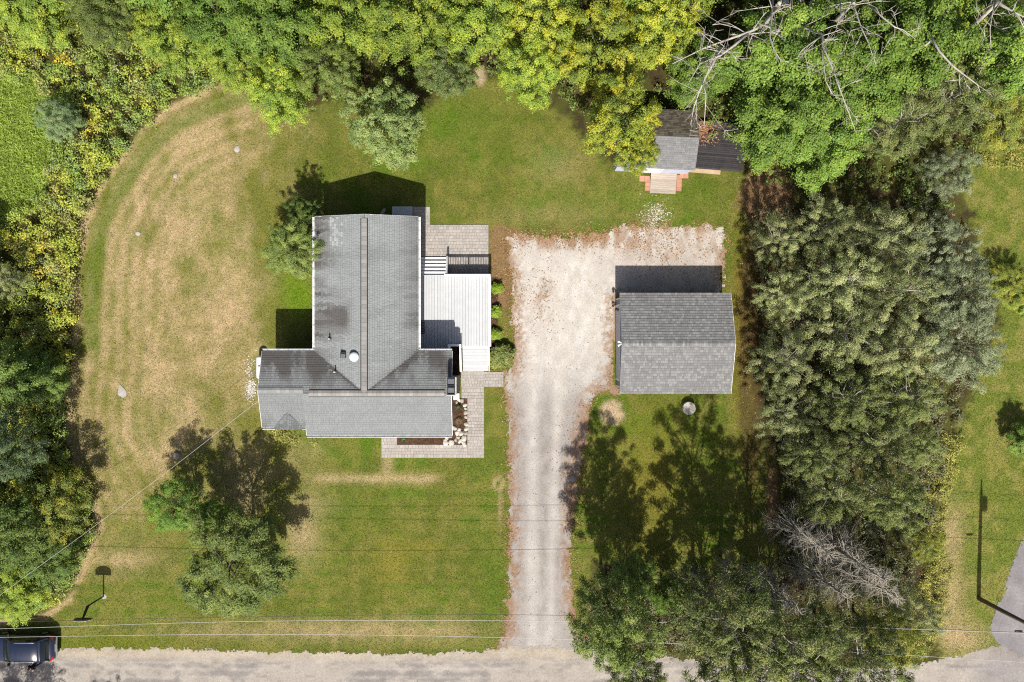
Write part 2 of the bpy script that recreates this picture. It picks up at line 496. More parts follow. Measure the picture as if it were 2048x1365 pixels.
def cell_sheet(name, mask, bounds, cell, z, colfn, mat, jit=.3):
    """a ragged-edged sheet made of the grid cells where mask() holds (photo px of the ground)"""
    x0, x1, y0, y1 = bounds
    xs = np.arange(x0, x1 + cell, cell); ys = np.arange(y0, y1 + cell, cell)
    Xp, Yp = np.meshgrid(xs, ys)
    keep = mask((Xp[:-1, :-1] + Xp[1:, 1:]) / 2, (Yp[:-1, :-1] + Yp[1:, 1:]) / 2)
    col = colfn(Xp, Yp).reshape(-1, 3)
    r = np.random.default_rng(len(name) * 31)
    Xj = Xp + r.uniform(-jit, jit, Xp.shape) * cell; Yj = Yp + r.uniform(-jit, jit, Xp.shape) * cell
    V = np.stack([(Xj - 1024) / 28, (682.5 - Yj) / 28, np.full_like(Xj, z)], -1).reshape(-1, 3)
    idx = np.arange(Xp.size).reshape(Xp.shape)
    F = np.stack([idx[1:, :-1], idx[1:, 1:], idx[:-1, 1:], idx[:-1, :-1]], -1)[keep]
    used = np.unique(F); re = np.zeros(len(V), int); re[used] = np.arange(len(used))
    o = link(name, mesh_np(name, V[used], re[F], col[used], mat))
    return o


DRIVE = [(996, 1300), (1010, 1262), (1016, 1215), (1018, 1100), (1017, 1000), (1015, 870), (1012, 800), (1008, 780), (1006, 745), (1024, 735), (1030, 700), (1024, 640), (1022, 560), (1016, 500),
         (1012, 470), (1050, 468), (1100, 476), (1160, 472), (1210, 462), (1245, 453), (1447, 452), (1450, 490), (1447, 540), (1446, 600), (1232, 600), (1226, 772), (1240, 790), (1205, 782), (1183, 798), (1174, 850), (1165, 910),
         (1152, 990), (1142, 1080), (1140, 1160), (1150, 1240), (1190, 1300), (1200, 1330), (980, 1330)]
ROAD = [(-300, 1300), (0, 1300), (140, 1295), (300, 1298), (500, 1303), (700, 1308), (900, 1306), (980, 1300), (1100, 1292), (1200, 1300), (1340, 1318), (1500, 1330), (1750, 1338), (1850, 1325), (1960, 1300), (2000, 1290), (2400, 1300), (2400, 1470), (-300, 1470)]


def drive_mask(px, py):
    return poly_sd(px, py, DRIVE) + (fbm(px / 14, py / 14, 71, 4) - .5) * 20 + (fbm(px / 4, py / 4, 72, 2) - .5) * 10 > 0


def drive_col(px, py):
    x = px / 28; y = py / 28
    n = fbm(x * .6, y * .35, 81, 4); n2 = fbm(x * 2.2, y * 1.2, 83, 4); n3 = fbm(x * 7, y * 7, 87, 2)
    base = A(214, 207, 197); grey = A(176, 169, 163); brown = A(160, 122, 86); pale = A(232, 227, 220)
    mix = lambda a, b, t: a + (b - a) * np.clip(t, 0, 1)[..., None]
    c = np.ones(px.shape + (3,)) * base
    c = mix(c, pale, sstep(.5, .7, n2) * .7)
    low = sstep(640, 900, py)
    track = np.exp(-((px - 1062 - 6 * n) / 13) ** 2) + np.exp(-((px - 1108 + (py - 1000) * .04) / 12) ** 2)
    c = mix(c, grey, low * (.35 + 1.3 * (1 - np.clip(track, 0, 1)) * n * 1.2))
    c = mix(c, A(150, 138, 122), .55 * np.exp(-((px - 1086 - 5 * n) / 9) ** 2) * sstep(760, 900, py) * sstep(1270, 1200, py) * sstep(.42, .6, n2))
    c = mix(c, grey, .5 * np.exp(-((px - 1085) / 60) ** 2) * sstep(780, 1000, py) * n)
    sd = poly_sd(px, py, DRIVE)
    edge = sstep(34, 2, sd + (n3 - .5) * 34)
    c = mix(c, brown, edge * .8 * sstep(.36, .6, n2 + .08))
    c = mix(c, brown, .8 * sstep(.42, .62, n2 * .7 + n3 * .3 + .0) * (blob(px, py, 1160, 480, 140, 24) + blob(px, py, 1350, 500, 110, 40) * .8 + blob(px, py, 1085, 590, 26, 60) * .8 + blob(px, py, 1150, 930, 22, 80)))
    c = mix(c, A(190, 176, 164), .6 * blob(px, py, 1340, 540, 110, 60))
    return c


dr = cell_sheet('driveway', drive_mask, (960, 1470, 430, 1335), 2.4, .010, drive_col, M['gravel'])
tag(dr, 'pale crushed stone driveway widening into a parking court by the garage', kind='structure')


def road_mask(px, py):
    return poly_sd(px, py, ROAD) + (fbm(px / 18, py / 18, 91, 4) - .5) * 14 + (fbm(px / 4, py / 4, 92, 2) - .5) * 9 > 0


def road_col(px, py):
    x = px / 28; y = py / 28
    n = fbm(x * .35, y * 1.1, 95, 4); n2 = fbm(x * 1.5, y * 3, 97, 4); n3 = fbm(x * 6, y * 6, 99, 3)
    mix = lambda a, b, t: a + (b - a) * np.clip(t, 0, 1)[..., None]
    c = np.ones(px.shape + (3,)) * A(184, 175, 164)
    c = mix(c, A(150, 143, 139), sstep(.44, .62, n * .6 + n2 * .4) * .9 * sstep(1305, 1325, py))
    for yy in (1324, 1338, 1354):
        c = mix(c, A(198, 190, 180), .5 * np.exp(-((py - yy - 6 * (n - .5)) / 3.2) ** 2) * sstep(.3, .55, n))
    c = mix(c, A(150, 142, 136), .5 * sstep(.6, .72, n2) * sstep(1312, 1330, py))
    c = mix(c, A(204, 190, 166), .7 * np.exp(-((py - 1308) / 12) ** 2) * n3 * 1.5)
    c = mix(c, A(160, 154, 152), sstep(1900, 2010, px) * .8)
    c = mix(c, A(168, 140, 100), .5 * sstep(.5, .7, n3) * np.exp(-((py - 1300) / 10) ** 2))
    return c


rd = cell_sheet('road', road_mask, (-120, 2180, 1275, 1440), 2.4, .016, road_col, M['road'])
tag(rd, 'sun bleached gravel road along the bottom edge', kind='structure')
NEIGH = [(2300, 1000), (2060, 1050), (2045, 1080), (2024, 1130), (2008, 1185), (1990, 1225), (1978, 1262), (2000, 1290), (2040, 1312), (2300, 1320)]
nd = cell_sheet('neighbour_driveway', lambda a, b: poly_sd(a, b, NEIGH) + (fbm(a / 12, b / 12, 17, 3) - .5) * 8 + (fbm(a / 3, b / 3, 18, 2) - .5) * 8 > 0, (1960, 2200, 1000, 1320), 2.4, .022,
                lambda a, b: A(150, 145, 146) * (.85 + .35 * fbm(a / 20, b / 20, 19, 4))[..., None], M['road'])
tag(nd, 'grey asphalt drive of the neighbour at the right edge', kind='structure')
# ------------------------------------------------------------------ shingled roofs
def shingles(name, parent, O, u, v, vmax, lo, hi, expo, wid, colfn, seed, thick=.016, band=.2):
    """overlapping tabs course by course; lo/hi give the run of a course at slope distance b"""
    O = Vector(O); u = Vector(u).normalized(); v = Vector(v).normalized(); n = u.cross(v)
    flip = n.z < 0
    if flip: n = -n
    r = random.Random(seed)
    V = []; F = []; C = []
    k = 0; b = 0.0
    while b < vmax - .01:
        b1 = min(b + expo, vmax)
        a0l, a0h = lo(b), hi(b); a1l, a1h = lo(b1), hi(b1)
        a = min(a0l, a1l) - r.uniform(0, wid)
        end = max(a0h, a1h)
        while a < end:
            w = wid * r.choice((.55, .8, 1, 1.2))
            p = [min(max(a, a0l), a0h), min(max(a + w - .010, a0l), a0h), min(max(a + w - .010, a1l), a1h), min(max(a, a1l), a1h)]
            if max(p[1] - p[0], p[2] - p[3]) > .01:
                t = thick * r.uniform(.75, 1.35)
                base = len(V)
                P = [O + u * p[0] + v * b, O + u * p[1] + v * b, O + u * p[2] + v * b1, O + u * p[3] + v * b1]
                top = [P[0] + n * (t + .002), P[1] + n * (t + .002), P[2] + n * .004, P[3] + n * .004]
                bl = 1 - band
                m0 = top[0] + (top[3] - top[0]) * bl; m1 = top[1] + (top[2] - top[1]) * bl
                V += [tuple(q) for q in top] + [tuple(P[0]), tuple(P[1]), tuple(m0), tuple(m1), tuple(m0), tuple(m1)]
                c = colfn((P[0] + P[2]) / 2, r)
                C += [c, c, c * .70, c * .70, c * .5, c * .5, c, c, c * .70, c * .70]  # darkened upper band and butt paint in the shadow line between courses
                F += [(base, base + 1, base + 7, base + 6), (base + 8, base + 9, base + 2, base + 3), (base + 4, base + 5, base + 1, base), (base + 4, base, base + 3, base + 3), (base + 1, base + 5, base + 2, base + 2)]
            a += w
        b = b1; k += 1
    F2 = [f if f[2] != f[3] else f[:3] for f in F]
    if flip: F2 = [tuple(reversed(f)) for f in F2]
    me = bpy.data.meshes.new(name); me.from_pydata(V, [], F2)
    at = me.color_attributes.new('col', 'FLOAT_COLOR', 'POINT')
    cc = np.ones((len(V), 4), np.float32); cc[:, :3] = np.array(C); at.data.foreach_set('color', cc.ravel())
    me.materials.append(M['shingle'])
    o = link(name, me, parent)
    o['kind'] = 'stuff'
    return o


def slab(parent, name, pts, th, mat):
    """a roof plane with thickness under the given corner points"""
    m = MB(); n = len(pts)
    vs = [Vector(p) for p in pts] + [Vector(p) - Vector((0, 0, th)) for p in pts]
    m.add(vs, [tuple(range(n)), tuple(range(2 * n - 1, n - 1, -1))] + [(i, n + i, n + (i + 1) % n, (i + 1) % n) for i in range(n)])
    return m.build(name, mat, parent)


def window(parent, c, axis, w, h, sgn):
    """a framed window on a wall; axis 'x' = wall faces +-x, sgn its side"""
    m = MB(); t = .06; fr = .07
    def bx(mm, a0, a1, z0, z1, d0, d1):
        d0, d1 = sorted((d0 * sgn, d1 * sgn))
        if axis == 'x': mm.box((c[0] + d0, c[1] + a0, c[2] + z0), (c[0] + d1, c[1] + a1, c[2] + z1))
        else: mm.box((c[0] + a0, c[1] + d0, c[2] + z0), (c[0] + a1, c[1] + d1, c[2] + z1))
    bx(m, -w / 2, -w / 2 + fr, -h / 2, h / 2, 0, t); bx(m, w / 2 - fr, w / 2, -h / 2, h / 2, 0, t)
    bx(m, -w / 2 + fr, w / 2 - fr, h / 2 - fr, h / 2, 0, t); bx(m, -w / 2 + fr, w / 2 - fr, -h / 2, -h / 2 + fr, 0, t)
    bx(m, -w / 2 + fr, w / 2 - fr, -.02, .02, 0, t * .8)
    o = m.build('window', M['whitetrim'], parent)
    p = MB(); bx(p, -w / 2 + fr, w / 2 - fr, -h / 2 + fr, h / 2 - fr, 0.002, .02)
    p.build('pane', M['glass'], o)
    return o


def px_of(p):
    k = PPM * CAM_H / (CAM_H - p.z)
    return 1024 + p.x * k, 682.5 - p.y * k


# ------------------------------------------------------------------ the house
ZE, ZR = 3.45, 4.55
XW, XE, XR = -13.305, -6.324, -9.79
YN = 8.37
WYN, WYS, WYR = -0.691, -6.347, -3.458
WXE, WXW = -4.047, -13.83
TX, TYS, TYR = -16.84, -5.818, -3.254
ZT = ZE + (WYN - TYR) * (ZR - ZE) / (WYN - WYR)
house = empty('house', (XR, -1.0, 0), 0, 'pale blue-grey house with stained grey shingle roofs joined in a T', 'house')
HL = Vector(house.location)


def hp(o):
    """keep world placement under the house empty"""
    o.location = -HL
    return o


wall = MB()
ov = .32
wall.box((XW + ov, WYN - 1.0, 0), (XE - ov, YN - ov * .6, ZE + .04))
wall.box((WXW + .02, WYS + ov, 0), (WXE - .22, WYN - ov, ZE + .035))
wall.box((TX + .25, TYS + ov, 0), (WXW + .02, WYN - ov - .003, ZE + .03))
hp(wall.build('wall', M['siding'], house))
gab = MB()
def tri(m, a, b, c, d, th):
    """gable wall: triangle a b c extruded by vector d"""
    a, b, c, d = map(Vector, (a, b, c, d))
    m.add([a, b, c, a + d, b + d, c + d], [(0, 1, 2), (5, 4, 3), (0, 3, 4, 1), (1, 4, 5, 2), (2, 5, 3, 0)])
yg = YN - ov * .6
tri(gab, (XW + ov, yg, ZE + .04), (XE - ov, yg, ZE + .04), (XR, yg, ZR - .12), (0, -.12, 0), 0)
hp(gab.build('gable', M['siding'], house)); gab = MB()
tri(gab, (WXE - .22, WYS + ov, ZE + .035), (WXE - .22, WYN - ov, ZE + .035), (WXE - .22, WYR, ZR - .14), (-.12, 0, 0), 0)
hp(gab.build('gable', M['siding'], house)); gab = MB()
tri(gab, (TX + .25, TYS + ov, ZE + .03), (TX + .25, WYN - ov, ZE + .03), (TX + .25, TYR, ZT - .14), (.12, 0, 0), 0)
hp(gab.build('gable', M['siding'], house))
# horizontal siding laps as thin boards on the visible walls
lap = MB()
for k in range(24):
    z = .12 + k * .14
    lap.box((XE - ov - .002, WYN - .3, z), (XE - ov + .014, yg, z + .128))
    lap.box((XW + ov - .014, WYN - .3, z), (XW + ov + .002, yg, z + .128))
    lap.box((XW + ov, yg - .002, z), (XE - ov, yg + .014, z + .128))
    lap.box((WXE - .222, WYS + ov, z), (WXE - .206, WYN - ov, z + .128))
    lap.box((WXW + .02, WYS + ov - .014, z), (WXE - .22, WYS + ov + .002, z + .128))
    lap.box((TX + .236, TYS + ov, z), (TX + .252, WYN - ov - .003, z + .128))
    lap.box((TX + .25, TYS + ov - .014, z), (WXW + .02, TYS + ov + .002, z + .128))
o = hp(lap.build('siding', M['siding'], house)); o['kind'] = 'stuff'
for (c, ax, w, h, s) in (((XW + ov - .016, 6.0, 1.9), 'x', 1.3, 1.2, -1), ((XW + ov - .016, 2.6, 1.9), 'x', 1.3, 1.2, -1),
                         ((XE - ov + .016, 6.6, 2.1), 'x', 1.2, 1.1, 1), ((XE - ov + .016, 3.2, 2.2), 'x', 1.2, 1.1, 1),
                         ((-11.9, yg + .016, 2.0), 'y', 1.2, 1.2, 1), ((-11.8, WYS + ov - .016, 1.9), 'y', 1.5, 1.3, -1), ((-8.7, WYS + ov - .016, 1.9), 'y', 1.5, 1.3, -1), ((-5.6, WYS + ov - .016, 1.9), 'y', 1.1, 1.3, -1),
                         ((TX + .234, -2.0, 1.9), 'x', 1.1, 1.2, -1)):
    hp(window(house, c, ax, w, h, s))
dm = MB(); dm.box((XE - ov + .016, .9, 1.03), (XE - ov + .06, 1.85, 3.1)); dd = hp(dm.build('door', M['whitetrim'], house))
dm = MB(); dm.box((XE - ov + .06, 1.05, 1.9), (XE - ov + .068, 1.7, 2.9)); dm.build('pane', M['glass'], dd)
dm = MB(); dm.tube([(XE - ov + .06, 1.76, 2.05), (XE - ov + .12, 1.76, 2.05)], .03, 8); dm.build('handle', M['metal'], dd)
dm = MB(); dm.box((-7.7, yg + .016, .45), (-6.8, yg + .06, 2.5)); hp(dm.build('door', M['whitetrim'], house))

TH = .17
d = .005
hp(slab(house, 'roof', [(XW, YN, ZE), (XW, WYN, ZE), (XR, WYR, ZR), (XR, YN, ZR)], TH, M['roofdeck']))
hp(slab(house, 'roof', [(XE, WYN, ZE), (XE, YN, ZE), (XR, YN, ZR), (XR, WYR, ZR)], TH, M['roofdeck']))
hp(slab(house, 'roof', [(WXE, WYS, ZE), (WXE, WYR, ZR), (WXW, WYR, ZR), (WXW, WYS, ZE)], TH, M['roofdeck']))
hp(slab(house, 'roof', [(XW, WYN, ZE), (WXW, WYN, ZE), (WXW, WYR, ZR), (XR, WYR, ZR)], TH, M['roofdeck']))
hp(slab(house, 'roof', [(WXE, WYN, ZE), (XE, WYN, ZE), (XR, WYR, ZR), (WXE, WYR, ZR)], TH, M['roofdeck']))
hp(slab(house, 'roof', [(WXW, WYN, ZE), (TX, WYN, ZE), (TX, TYR, ZT), (WXW, TYR, ZT)], TH, M['roofdeck']))
hp(slab(house, 'roof', [(TX, TYS, ZE), (WXW, TYS, ZE), (WXW, TYR, ZT), (TX, TYR, ZT)], TH, M['roofdeck']))

NR = lambda x, y, s: float(vnoise(np.array([x]), np.array([y]), s)[0])
FB = lambda x, y, s: float(fbm(np.array([x]), np.array([y]), s, 3)[0])


def smooth(a, b, x):
    t = min(max((x - a) / (b - a), 0), 1); return t * t * (3 - 2 * t)


def roof_col(plane):
    def f(p, r):
        X, Y = px_of(p)
        c = np.array((.292, .308, .306)) * r.uniform(.95, 1.05)
        dark = 0.0; warm = 0.0
        if plane == 'west':                           # algae streaks running down to the eave
            s = FB(Y / 7.0, X / 70.0, 5); s2 = FB(Y / 22.0, X / 90.0, 55); near = smooth(716, 636, X)
            top = smooth(560, 500, Y) * smooth(690, 632, X) * .62
            mid = math.exp(-((Y - 640 + (X - 660) * .12) / 27) ** 2) * 1.0 * smooth(712, 690, X + 20 * (s - .5)) * (Y < 672 + 3 * s)
            e2 = math.exp(-((Y - 560) / 10) ** 2) * .7 * smooth(664, 640, X) + math.exp(-((Y - 592) / 7) ** 2) * .55 * smooth(706, 660, X)
            dark = max(top * (.35 + 1.1 * s), mid * (.45 + .8 * s), e2 * (.4 + .9 * s)) + smooth(.46, .70, s * .6 + s2 * .4) * (.15 + .7 * near) * .5
            warm = 1
            if 659 < X < 684 and 436 < Y < 498 - 10 * NR(X / 4, 0, 3):
                return c * (1.28 if NR(X / 3.1, Y / 4.4, 77) > .5 else .95)
        elif plane == 'east':
            s = FB(Y / 9.0, X / 50.0, 15)
            dark = smooth(785, 836, X) * .50 * (.3 + 1.1 * s) + .16 * smooth(.5, .7, FB(Y / 18.0, X / 60.0, 19))
        elif plane == 'north':
            s = FB(X / 30.0, Y / 70.0, 25); s2 = FB(X / 7.0, Y / 50.0, 26)
            dark = smooth(.36, .62, s * .75 + s2 * .25) * .8 * smooth(792, 735, Y + 26 * (s2 - .5)) + .12
            warm = 1 if X < 640 else .3
        elif plane == 'tower':
            c = c * .84
            dark = .42 * smooth(826, 858, Y) * smooth(.35, .65, FB(X / 10.0, Y / 10.0, 28)) + .08
        elif plane == 'south':
            dark = .15 * smooth(855, 872, Y) * NR(X / 6, Y / 6, 8); c = c * .86
        if plane in ('west', 'east', 'north') and Y > 696:
            v = abs((X - 629) / 98 - (Y - 703) / 84) if X < 729 else abs((836 - X) / 105 - (Y - 703) / 84)
            dark += .55 * math.exp(-(v / .05) ** 2)
        dark = min(max(dark, 0), .82)
        return c * (1 - dark) + (np.array((.078, .066, .060)) if warm else np.array((.07, .07, .066))) * dark
    return f


LS = math.hypot(XR - XW, ZR - ZE); us = (ZR - ZE) / LS; uc = (XR - XW) / LS
ed = .02
L2 = math.hypot(XE - XR, ZR - ZE)
sh = []
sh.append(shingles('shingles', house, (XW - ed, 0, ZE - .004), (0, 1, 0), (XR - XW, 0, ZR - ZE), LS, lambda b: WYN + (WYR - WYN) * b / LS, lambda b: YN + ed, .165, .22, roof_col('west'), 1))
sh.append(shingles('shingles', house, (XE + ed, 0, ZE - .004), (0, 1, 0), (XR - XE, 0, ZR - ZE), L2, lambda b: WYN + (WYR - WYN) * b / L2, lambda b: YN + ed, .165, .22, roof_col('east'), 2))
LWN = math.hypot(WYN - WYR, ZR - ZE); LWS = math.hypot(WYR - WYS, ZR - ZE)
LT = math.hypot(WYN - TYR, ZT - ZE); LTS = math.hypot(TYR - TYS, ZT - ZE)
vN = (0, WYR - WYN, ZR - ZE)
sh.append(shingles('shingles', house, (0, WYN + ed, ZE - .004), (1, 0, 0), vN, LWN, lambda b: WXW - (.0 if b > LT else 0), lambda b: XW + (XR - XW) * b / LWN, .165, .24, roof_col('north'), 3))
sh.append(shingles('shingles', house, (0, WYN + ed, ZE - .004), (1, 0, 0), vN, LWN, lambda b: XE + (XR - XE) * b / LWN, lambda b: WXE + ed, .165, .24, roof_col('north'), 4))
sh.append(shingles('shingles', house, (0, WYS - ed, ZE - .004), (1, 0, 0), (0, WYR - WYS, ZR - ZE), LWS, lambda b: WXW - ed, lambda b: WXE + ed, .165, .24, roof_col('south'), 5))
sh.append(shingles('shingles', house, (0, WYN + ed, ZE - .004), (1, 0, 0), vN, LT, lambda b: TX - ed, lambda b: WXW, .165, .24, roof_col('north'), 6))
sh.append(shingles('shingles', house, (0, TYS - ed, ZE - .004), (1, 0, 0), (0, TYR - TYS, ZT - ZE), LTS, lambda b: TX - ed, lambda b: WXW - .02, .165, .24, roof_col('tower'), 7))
# little cross gable over the side entrance
CX, CY0, CY1, CZ, CW = -15.07, -4.80, -5.93, 3.86, .95
m = MB(); tri(m, (CX - CW, CY1 + .06, ZE - .1), (CX + CW, CY1 + .06, ZE - .1), (CX, CY1 + .06, CZ - .03), (0, .1, 0), 0); hp(m.build('dormer_gable', M['whitetrim'], house))
hp(slab(house, 'dormer_roof', [(CX - CW, CY1, ZE + .012), (CX, CY1, CZ + .002), (CX, CY0, CZ + .002), (CX - CW, TYS + .02, ZE + .012)], .09, M['roofdeck']))
hp(slab(house, 'dormer_roof', [(CX, CY1, CZ + .002), (CX + CW, CY1, ZE + .012), (CX + CW, TYS + .02, ZE + .012), (CX, CY0, CZ + .002)], .09, M['roofdeck']))
LC = math.hypot(CW, CZ - ZE)
for s in (-1, 1):
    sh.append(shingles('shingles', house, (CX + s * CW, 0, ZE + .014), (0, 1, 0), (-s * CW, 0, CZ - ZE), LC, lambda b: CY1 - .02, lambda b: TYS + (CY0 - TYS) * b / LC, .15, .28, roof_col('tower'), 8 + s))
for o in sh: hp(o)
for s in (-1, 1):
    m = MB(); m.bar((CX + s * CW * .96, TYS + .05, ZE + .055), (CX + s * .12, CY0 - .12, CZ + .02), .05, .012)
    hp(m.build('valley_flashing', M['slate'], house))


def ridge(name, a, b, w, drop, colr, gap=True):
    """vented ridge: dark slot under a raised, shingled cap of short pieces"""
    a = Vector(a); b = Vector(b); dd = (b - a); L = dd.length; dd.normalize(); r = dd.cross(Vector((0, 0, 1)))
    rv = random.Random(int(L * 100))
    if gap:
        m = MB()
        for s in (-1, 1):
            e = r * (s * (w / 2 + .06)); z = Vector((0, 0, 1))
            m.add([a + z * .03, b + z * .03, b + e + z * (.034 - drop * 1.3), a + e + z * (.034 - drop * 1.3)], [(0, 1, 2, 3)])
        hp(m.build('ridge_slot', M['black'], house))
    m = MB(); t = 0
    while t < L:
        l = min(.30, L - t); p0 = a + dd * t; p1 = a + dd * (t + l - .008)
        m.col = tuple(np.array(colr) * rv.uniform(.86, 1.1))
        for s in (-1, 1):
            e = r * (s * w / 2)
            z0 = Vector((0, 0, .055)); z1 = Vector((0, 0, .066)); q = Vector((0, 0, .058 - drop))
            m.add([p0 + z1, p1 + z0, p1 + e + q, p0 + e + q + Vector((0, 0, .008)), p1 + e + q - Vector((0, 0, .03)), p0 + e + q - Vector((0, 0, .03))], [(0, 1, 2, 3), (3, 2, 4, 5)])
        t += .30
    o = hp(m.build(name, M['ridgevent'], house, usecol=True)); o['kind'] = 'stuff'


ridge('ridge_vent', (XR, YN - .25, ZR), (XR, WYR + .02, ZR), .37, .055, (.285, .275, .262))
ridge('ridge_vent', (WXW + .38, WYR, ZR), (WXE - .42, WYR, ZR), .37, .07, (.30, .285, .265))
ridge('ridge_cap', (TX - .01, TYR, ZT), (WXW - .02, TYR, ZT), .34, .065, (.27, .275, .268), gap=False)

# gutters
def gutter(a, b, side):
    m = MB(); a = Vector(a); b = Vector(b); s = Vector(side)
    w = .12
    m.bar(a + s * .03 + Vector((0, 0, -.10)), b + s * .03 + Vector((0, 0, -.10)), .012, .16)            # fascia
    m.bar(a + s * (.03 + w / 2) + Vector((0, 0, -.115)), b + s * (.03 + w / 2) + Vector((0, 0, -.115)), w - .01, .012)
    m.bar(a + s * (.03 + w) + Vector((0, 0, -.055)), b + s * (.03 + w) + Vector((0, 0, -.055)), .022, .13)
    hp(m.build('gutter', M['whitetrim'], house))
    hm = MB(); n = max(2, int((b - a).length / .6))
    for k in range(n):
        p = a + (b - a) * ((k + .5) / n) + s * .09 + Vector((0, 0, -.012))
        hm.bar(p - s * .055, p + s * .055, .03, .008)
    o = hp(hm.build('gutter_hanger', M['slate'], house)); o['kind'] = 'stuff'


gutter((XE, WYN + .14, ZE), (XE, YN, ZE), (1, 0, 0))
gutter((XW, WYN + .14, ZE), (XW, YN, ZE), (-1, 0, 0))
gutter((TX, WYN, ZE), (XW - .02, WYN, ZE), (0, 1, 0))
gutter((XE + .02, WYN, ZE), (WXE, WYN, ZE), (0, 1, 0))
gutter((WXW, WYS, ZE), (WXE, WYS, ZE), (0, -1, 0))
gutter((TX, TYS, ZE), (CX - CW + .02, TYS, ZE), (0, -1, 0))
gutter((CX + CW - .02, TYS, ZE), (WXW - .02, TYS, ZE), (0, -1, 0))
def rake(a, b, n):
    m = MB(); nn = Vector(n) * .025; z = Vector((0, 0, -.085)); m.bar(Vector(a) + nn + z, Vector(b) + nn + z, .03, .17); hp(m.build('rake_board', M['whitetrim'], house))
rake((XW, YN, ZE), (XR, YN, ZR), (0, 1, 0)); rake((XR, YN, ZR), (XE, YN, ZE), (0, 1, 0))
rake((WXE, WYS, ZE), (WXE, WYR, ZR), (1, 0, 0)); rake((WXE, WYR, ZR), (WXE, WYN, ZE), (1, 0, 0))
rake((TX, TYS, ZE), (TX, TYR, ZT), (-1, 0, 0)); rake((TX, TYR, ZT), (TX, WYN, ZE), (-1, 0, 0))
rake((WXW, WYS, ZE), (WXW, TYS + .2, ZE + .22), (-1, 0, 0))
for (x, y, dx) in ((TX + .36, TYS + ov - .07, 0), (WXW - .12, TYS + ov - .07, 0), (WXE - .3, WYS + ov - .07, 0), (XE - ov + .07, 7.9, 0)):
    m = MB(); m.box((x - .04, y - .03, .05), (x + .04, y + .03, ZE - .1)); hp(m.build('downspout', M['whitetrim'], house))

# roof fittings
def on_main(px, py):
    for _ in range(4):
        z = ZR - .3
        p = W(px, py, z)
    p = W(px, py, 4.3)
    z = ZR - abs(p.x - XR) * (ZR - ZE) / (XR - XW)
    p = W(px, py, z)
    return Vector((p.x, p.y, z))


for (px, py, h) in ((659.5, 678, .42), (671, 744, .5)):
    p = on_main(px, py)
    m = MB(); m.smooth = True
    m.tube([p - Vector((0, 0, .1)), p + Vector((0, 0, h))], .055, 12); o = hp(m.build('vent_pipe', M['pipe'], house))
    m = MB(); m.lathe([(.14, -.05), (.13, .02), (.07, .12), (.065, .14)], p, 14); m.build('pipe_boot', M['slate'], o)
p = on_main(687, 710)
m = MB(); m.box(p + Vector((-.19, -.22, -.1)), p + Vector((.19, .22, .16))); o = hp(m.build('roof_vent', M['black'], house, bevel=.03))
m = MB(); m.box(p + Vector((-.15, -.20, .161)), p + Vector((.15, .04, .185))); m.build('vent_hood', M['slate'], o)
p = on_main(709, 714)
m = MB(); m.smooth = True
m.lathe([(.31, -.12), (.31, .12), (.34, .13), (.34, .17)], p, 32, caps=False); o = hp(m.build('roof_turbine_base', M['metal'], house))
m = MB(); m.smooth = True
m.lathe([(.33, .165), (.32, .21), (.27, .26), (.18, .30), (.08, .32), (.001, .325)], p, 32, caps=False); m.build('dome', M['dome'], o)

# chimney on the east gable
m = MB(); cx0, cx1, cy0, cy1 = -4.24, -3.70, -3.55, -2.42
m.box((cx0, cy0, 0), (cx1, cy1, 4.95)); ch = hp(m.build('chimney', M['slate'], house))
m = MB(); m.box((cx0 - .05, cy0 - .05, 4.95), (cx1 + .06, cy1 + .05, 5.04)); m.build('chimney_cap', M['concrete'], ch, bevel=.015)
for y in (-3.28, -2.70):
    m = MB(); x = -4.0
    for (a, b) in (((x - .26, y - .25), (x - .21, y + .25)), ((x + .21, y - .25), (x + .26, y + .25)), ((x - .21, y - .25), (x + .21, y - .2)), ((x - .21, y + .2), (x + .21, y + .25))):
        m.box((a[0], a[1], 5.04), (b[0], b[1], 5.22))
    f = m.build('flue', M['binplastic'], ch)
    m = MB(); m.box((x - .21, y - .2, 5.05), (x + .21, y + .2, 5.12)); m.build('flue_lid', M['slate'], f)
# bulkhead on the west wall and grey steps on the north wall
m = MB(); x0 = XW + ov
m.add([(x0 - .55, .6, 0), (x0, .6, 0), (x0, -.95, 0), (x0 - .55, -.95, 0), (x0 - .50, .5, 1.3), (x0, .6, 1.9), (x0, -.95, 1.9), (x0 - .50, -.95, 1.3)],
      [(0, 1, 5, 4), (0, 4, 7, 3), (4, 5, 6, 7), (3, 7, 6, 2), (1, 2, 6, 5), (3, 2, 1, 0)])
hp(m.build('bulkhead', M['siding'], house))
# ------------------------------------------------------------------ deck
DZ = 1.0
DX0, DX1, DY1, DY0 = XE - ov + .02, -1.50, 4.60, -.35
NX = -4.40                                   # notch beside the wing wall
deck = empty('deck', (-4, 2, 0), 0, 'pale grey board deck with white rails on the east side of the house', 'deck')
DL = Vector(deck.location)


def dp(o):
    o.location = -DL
    return o


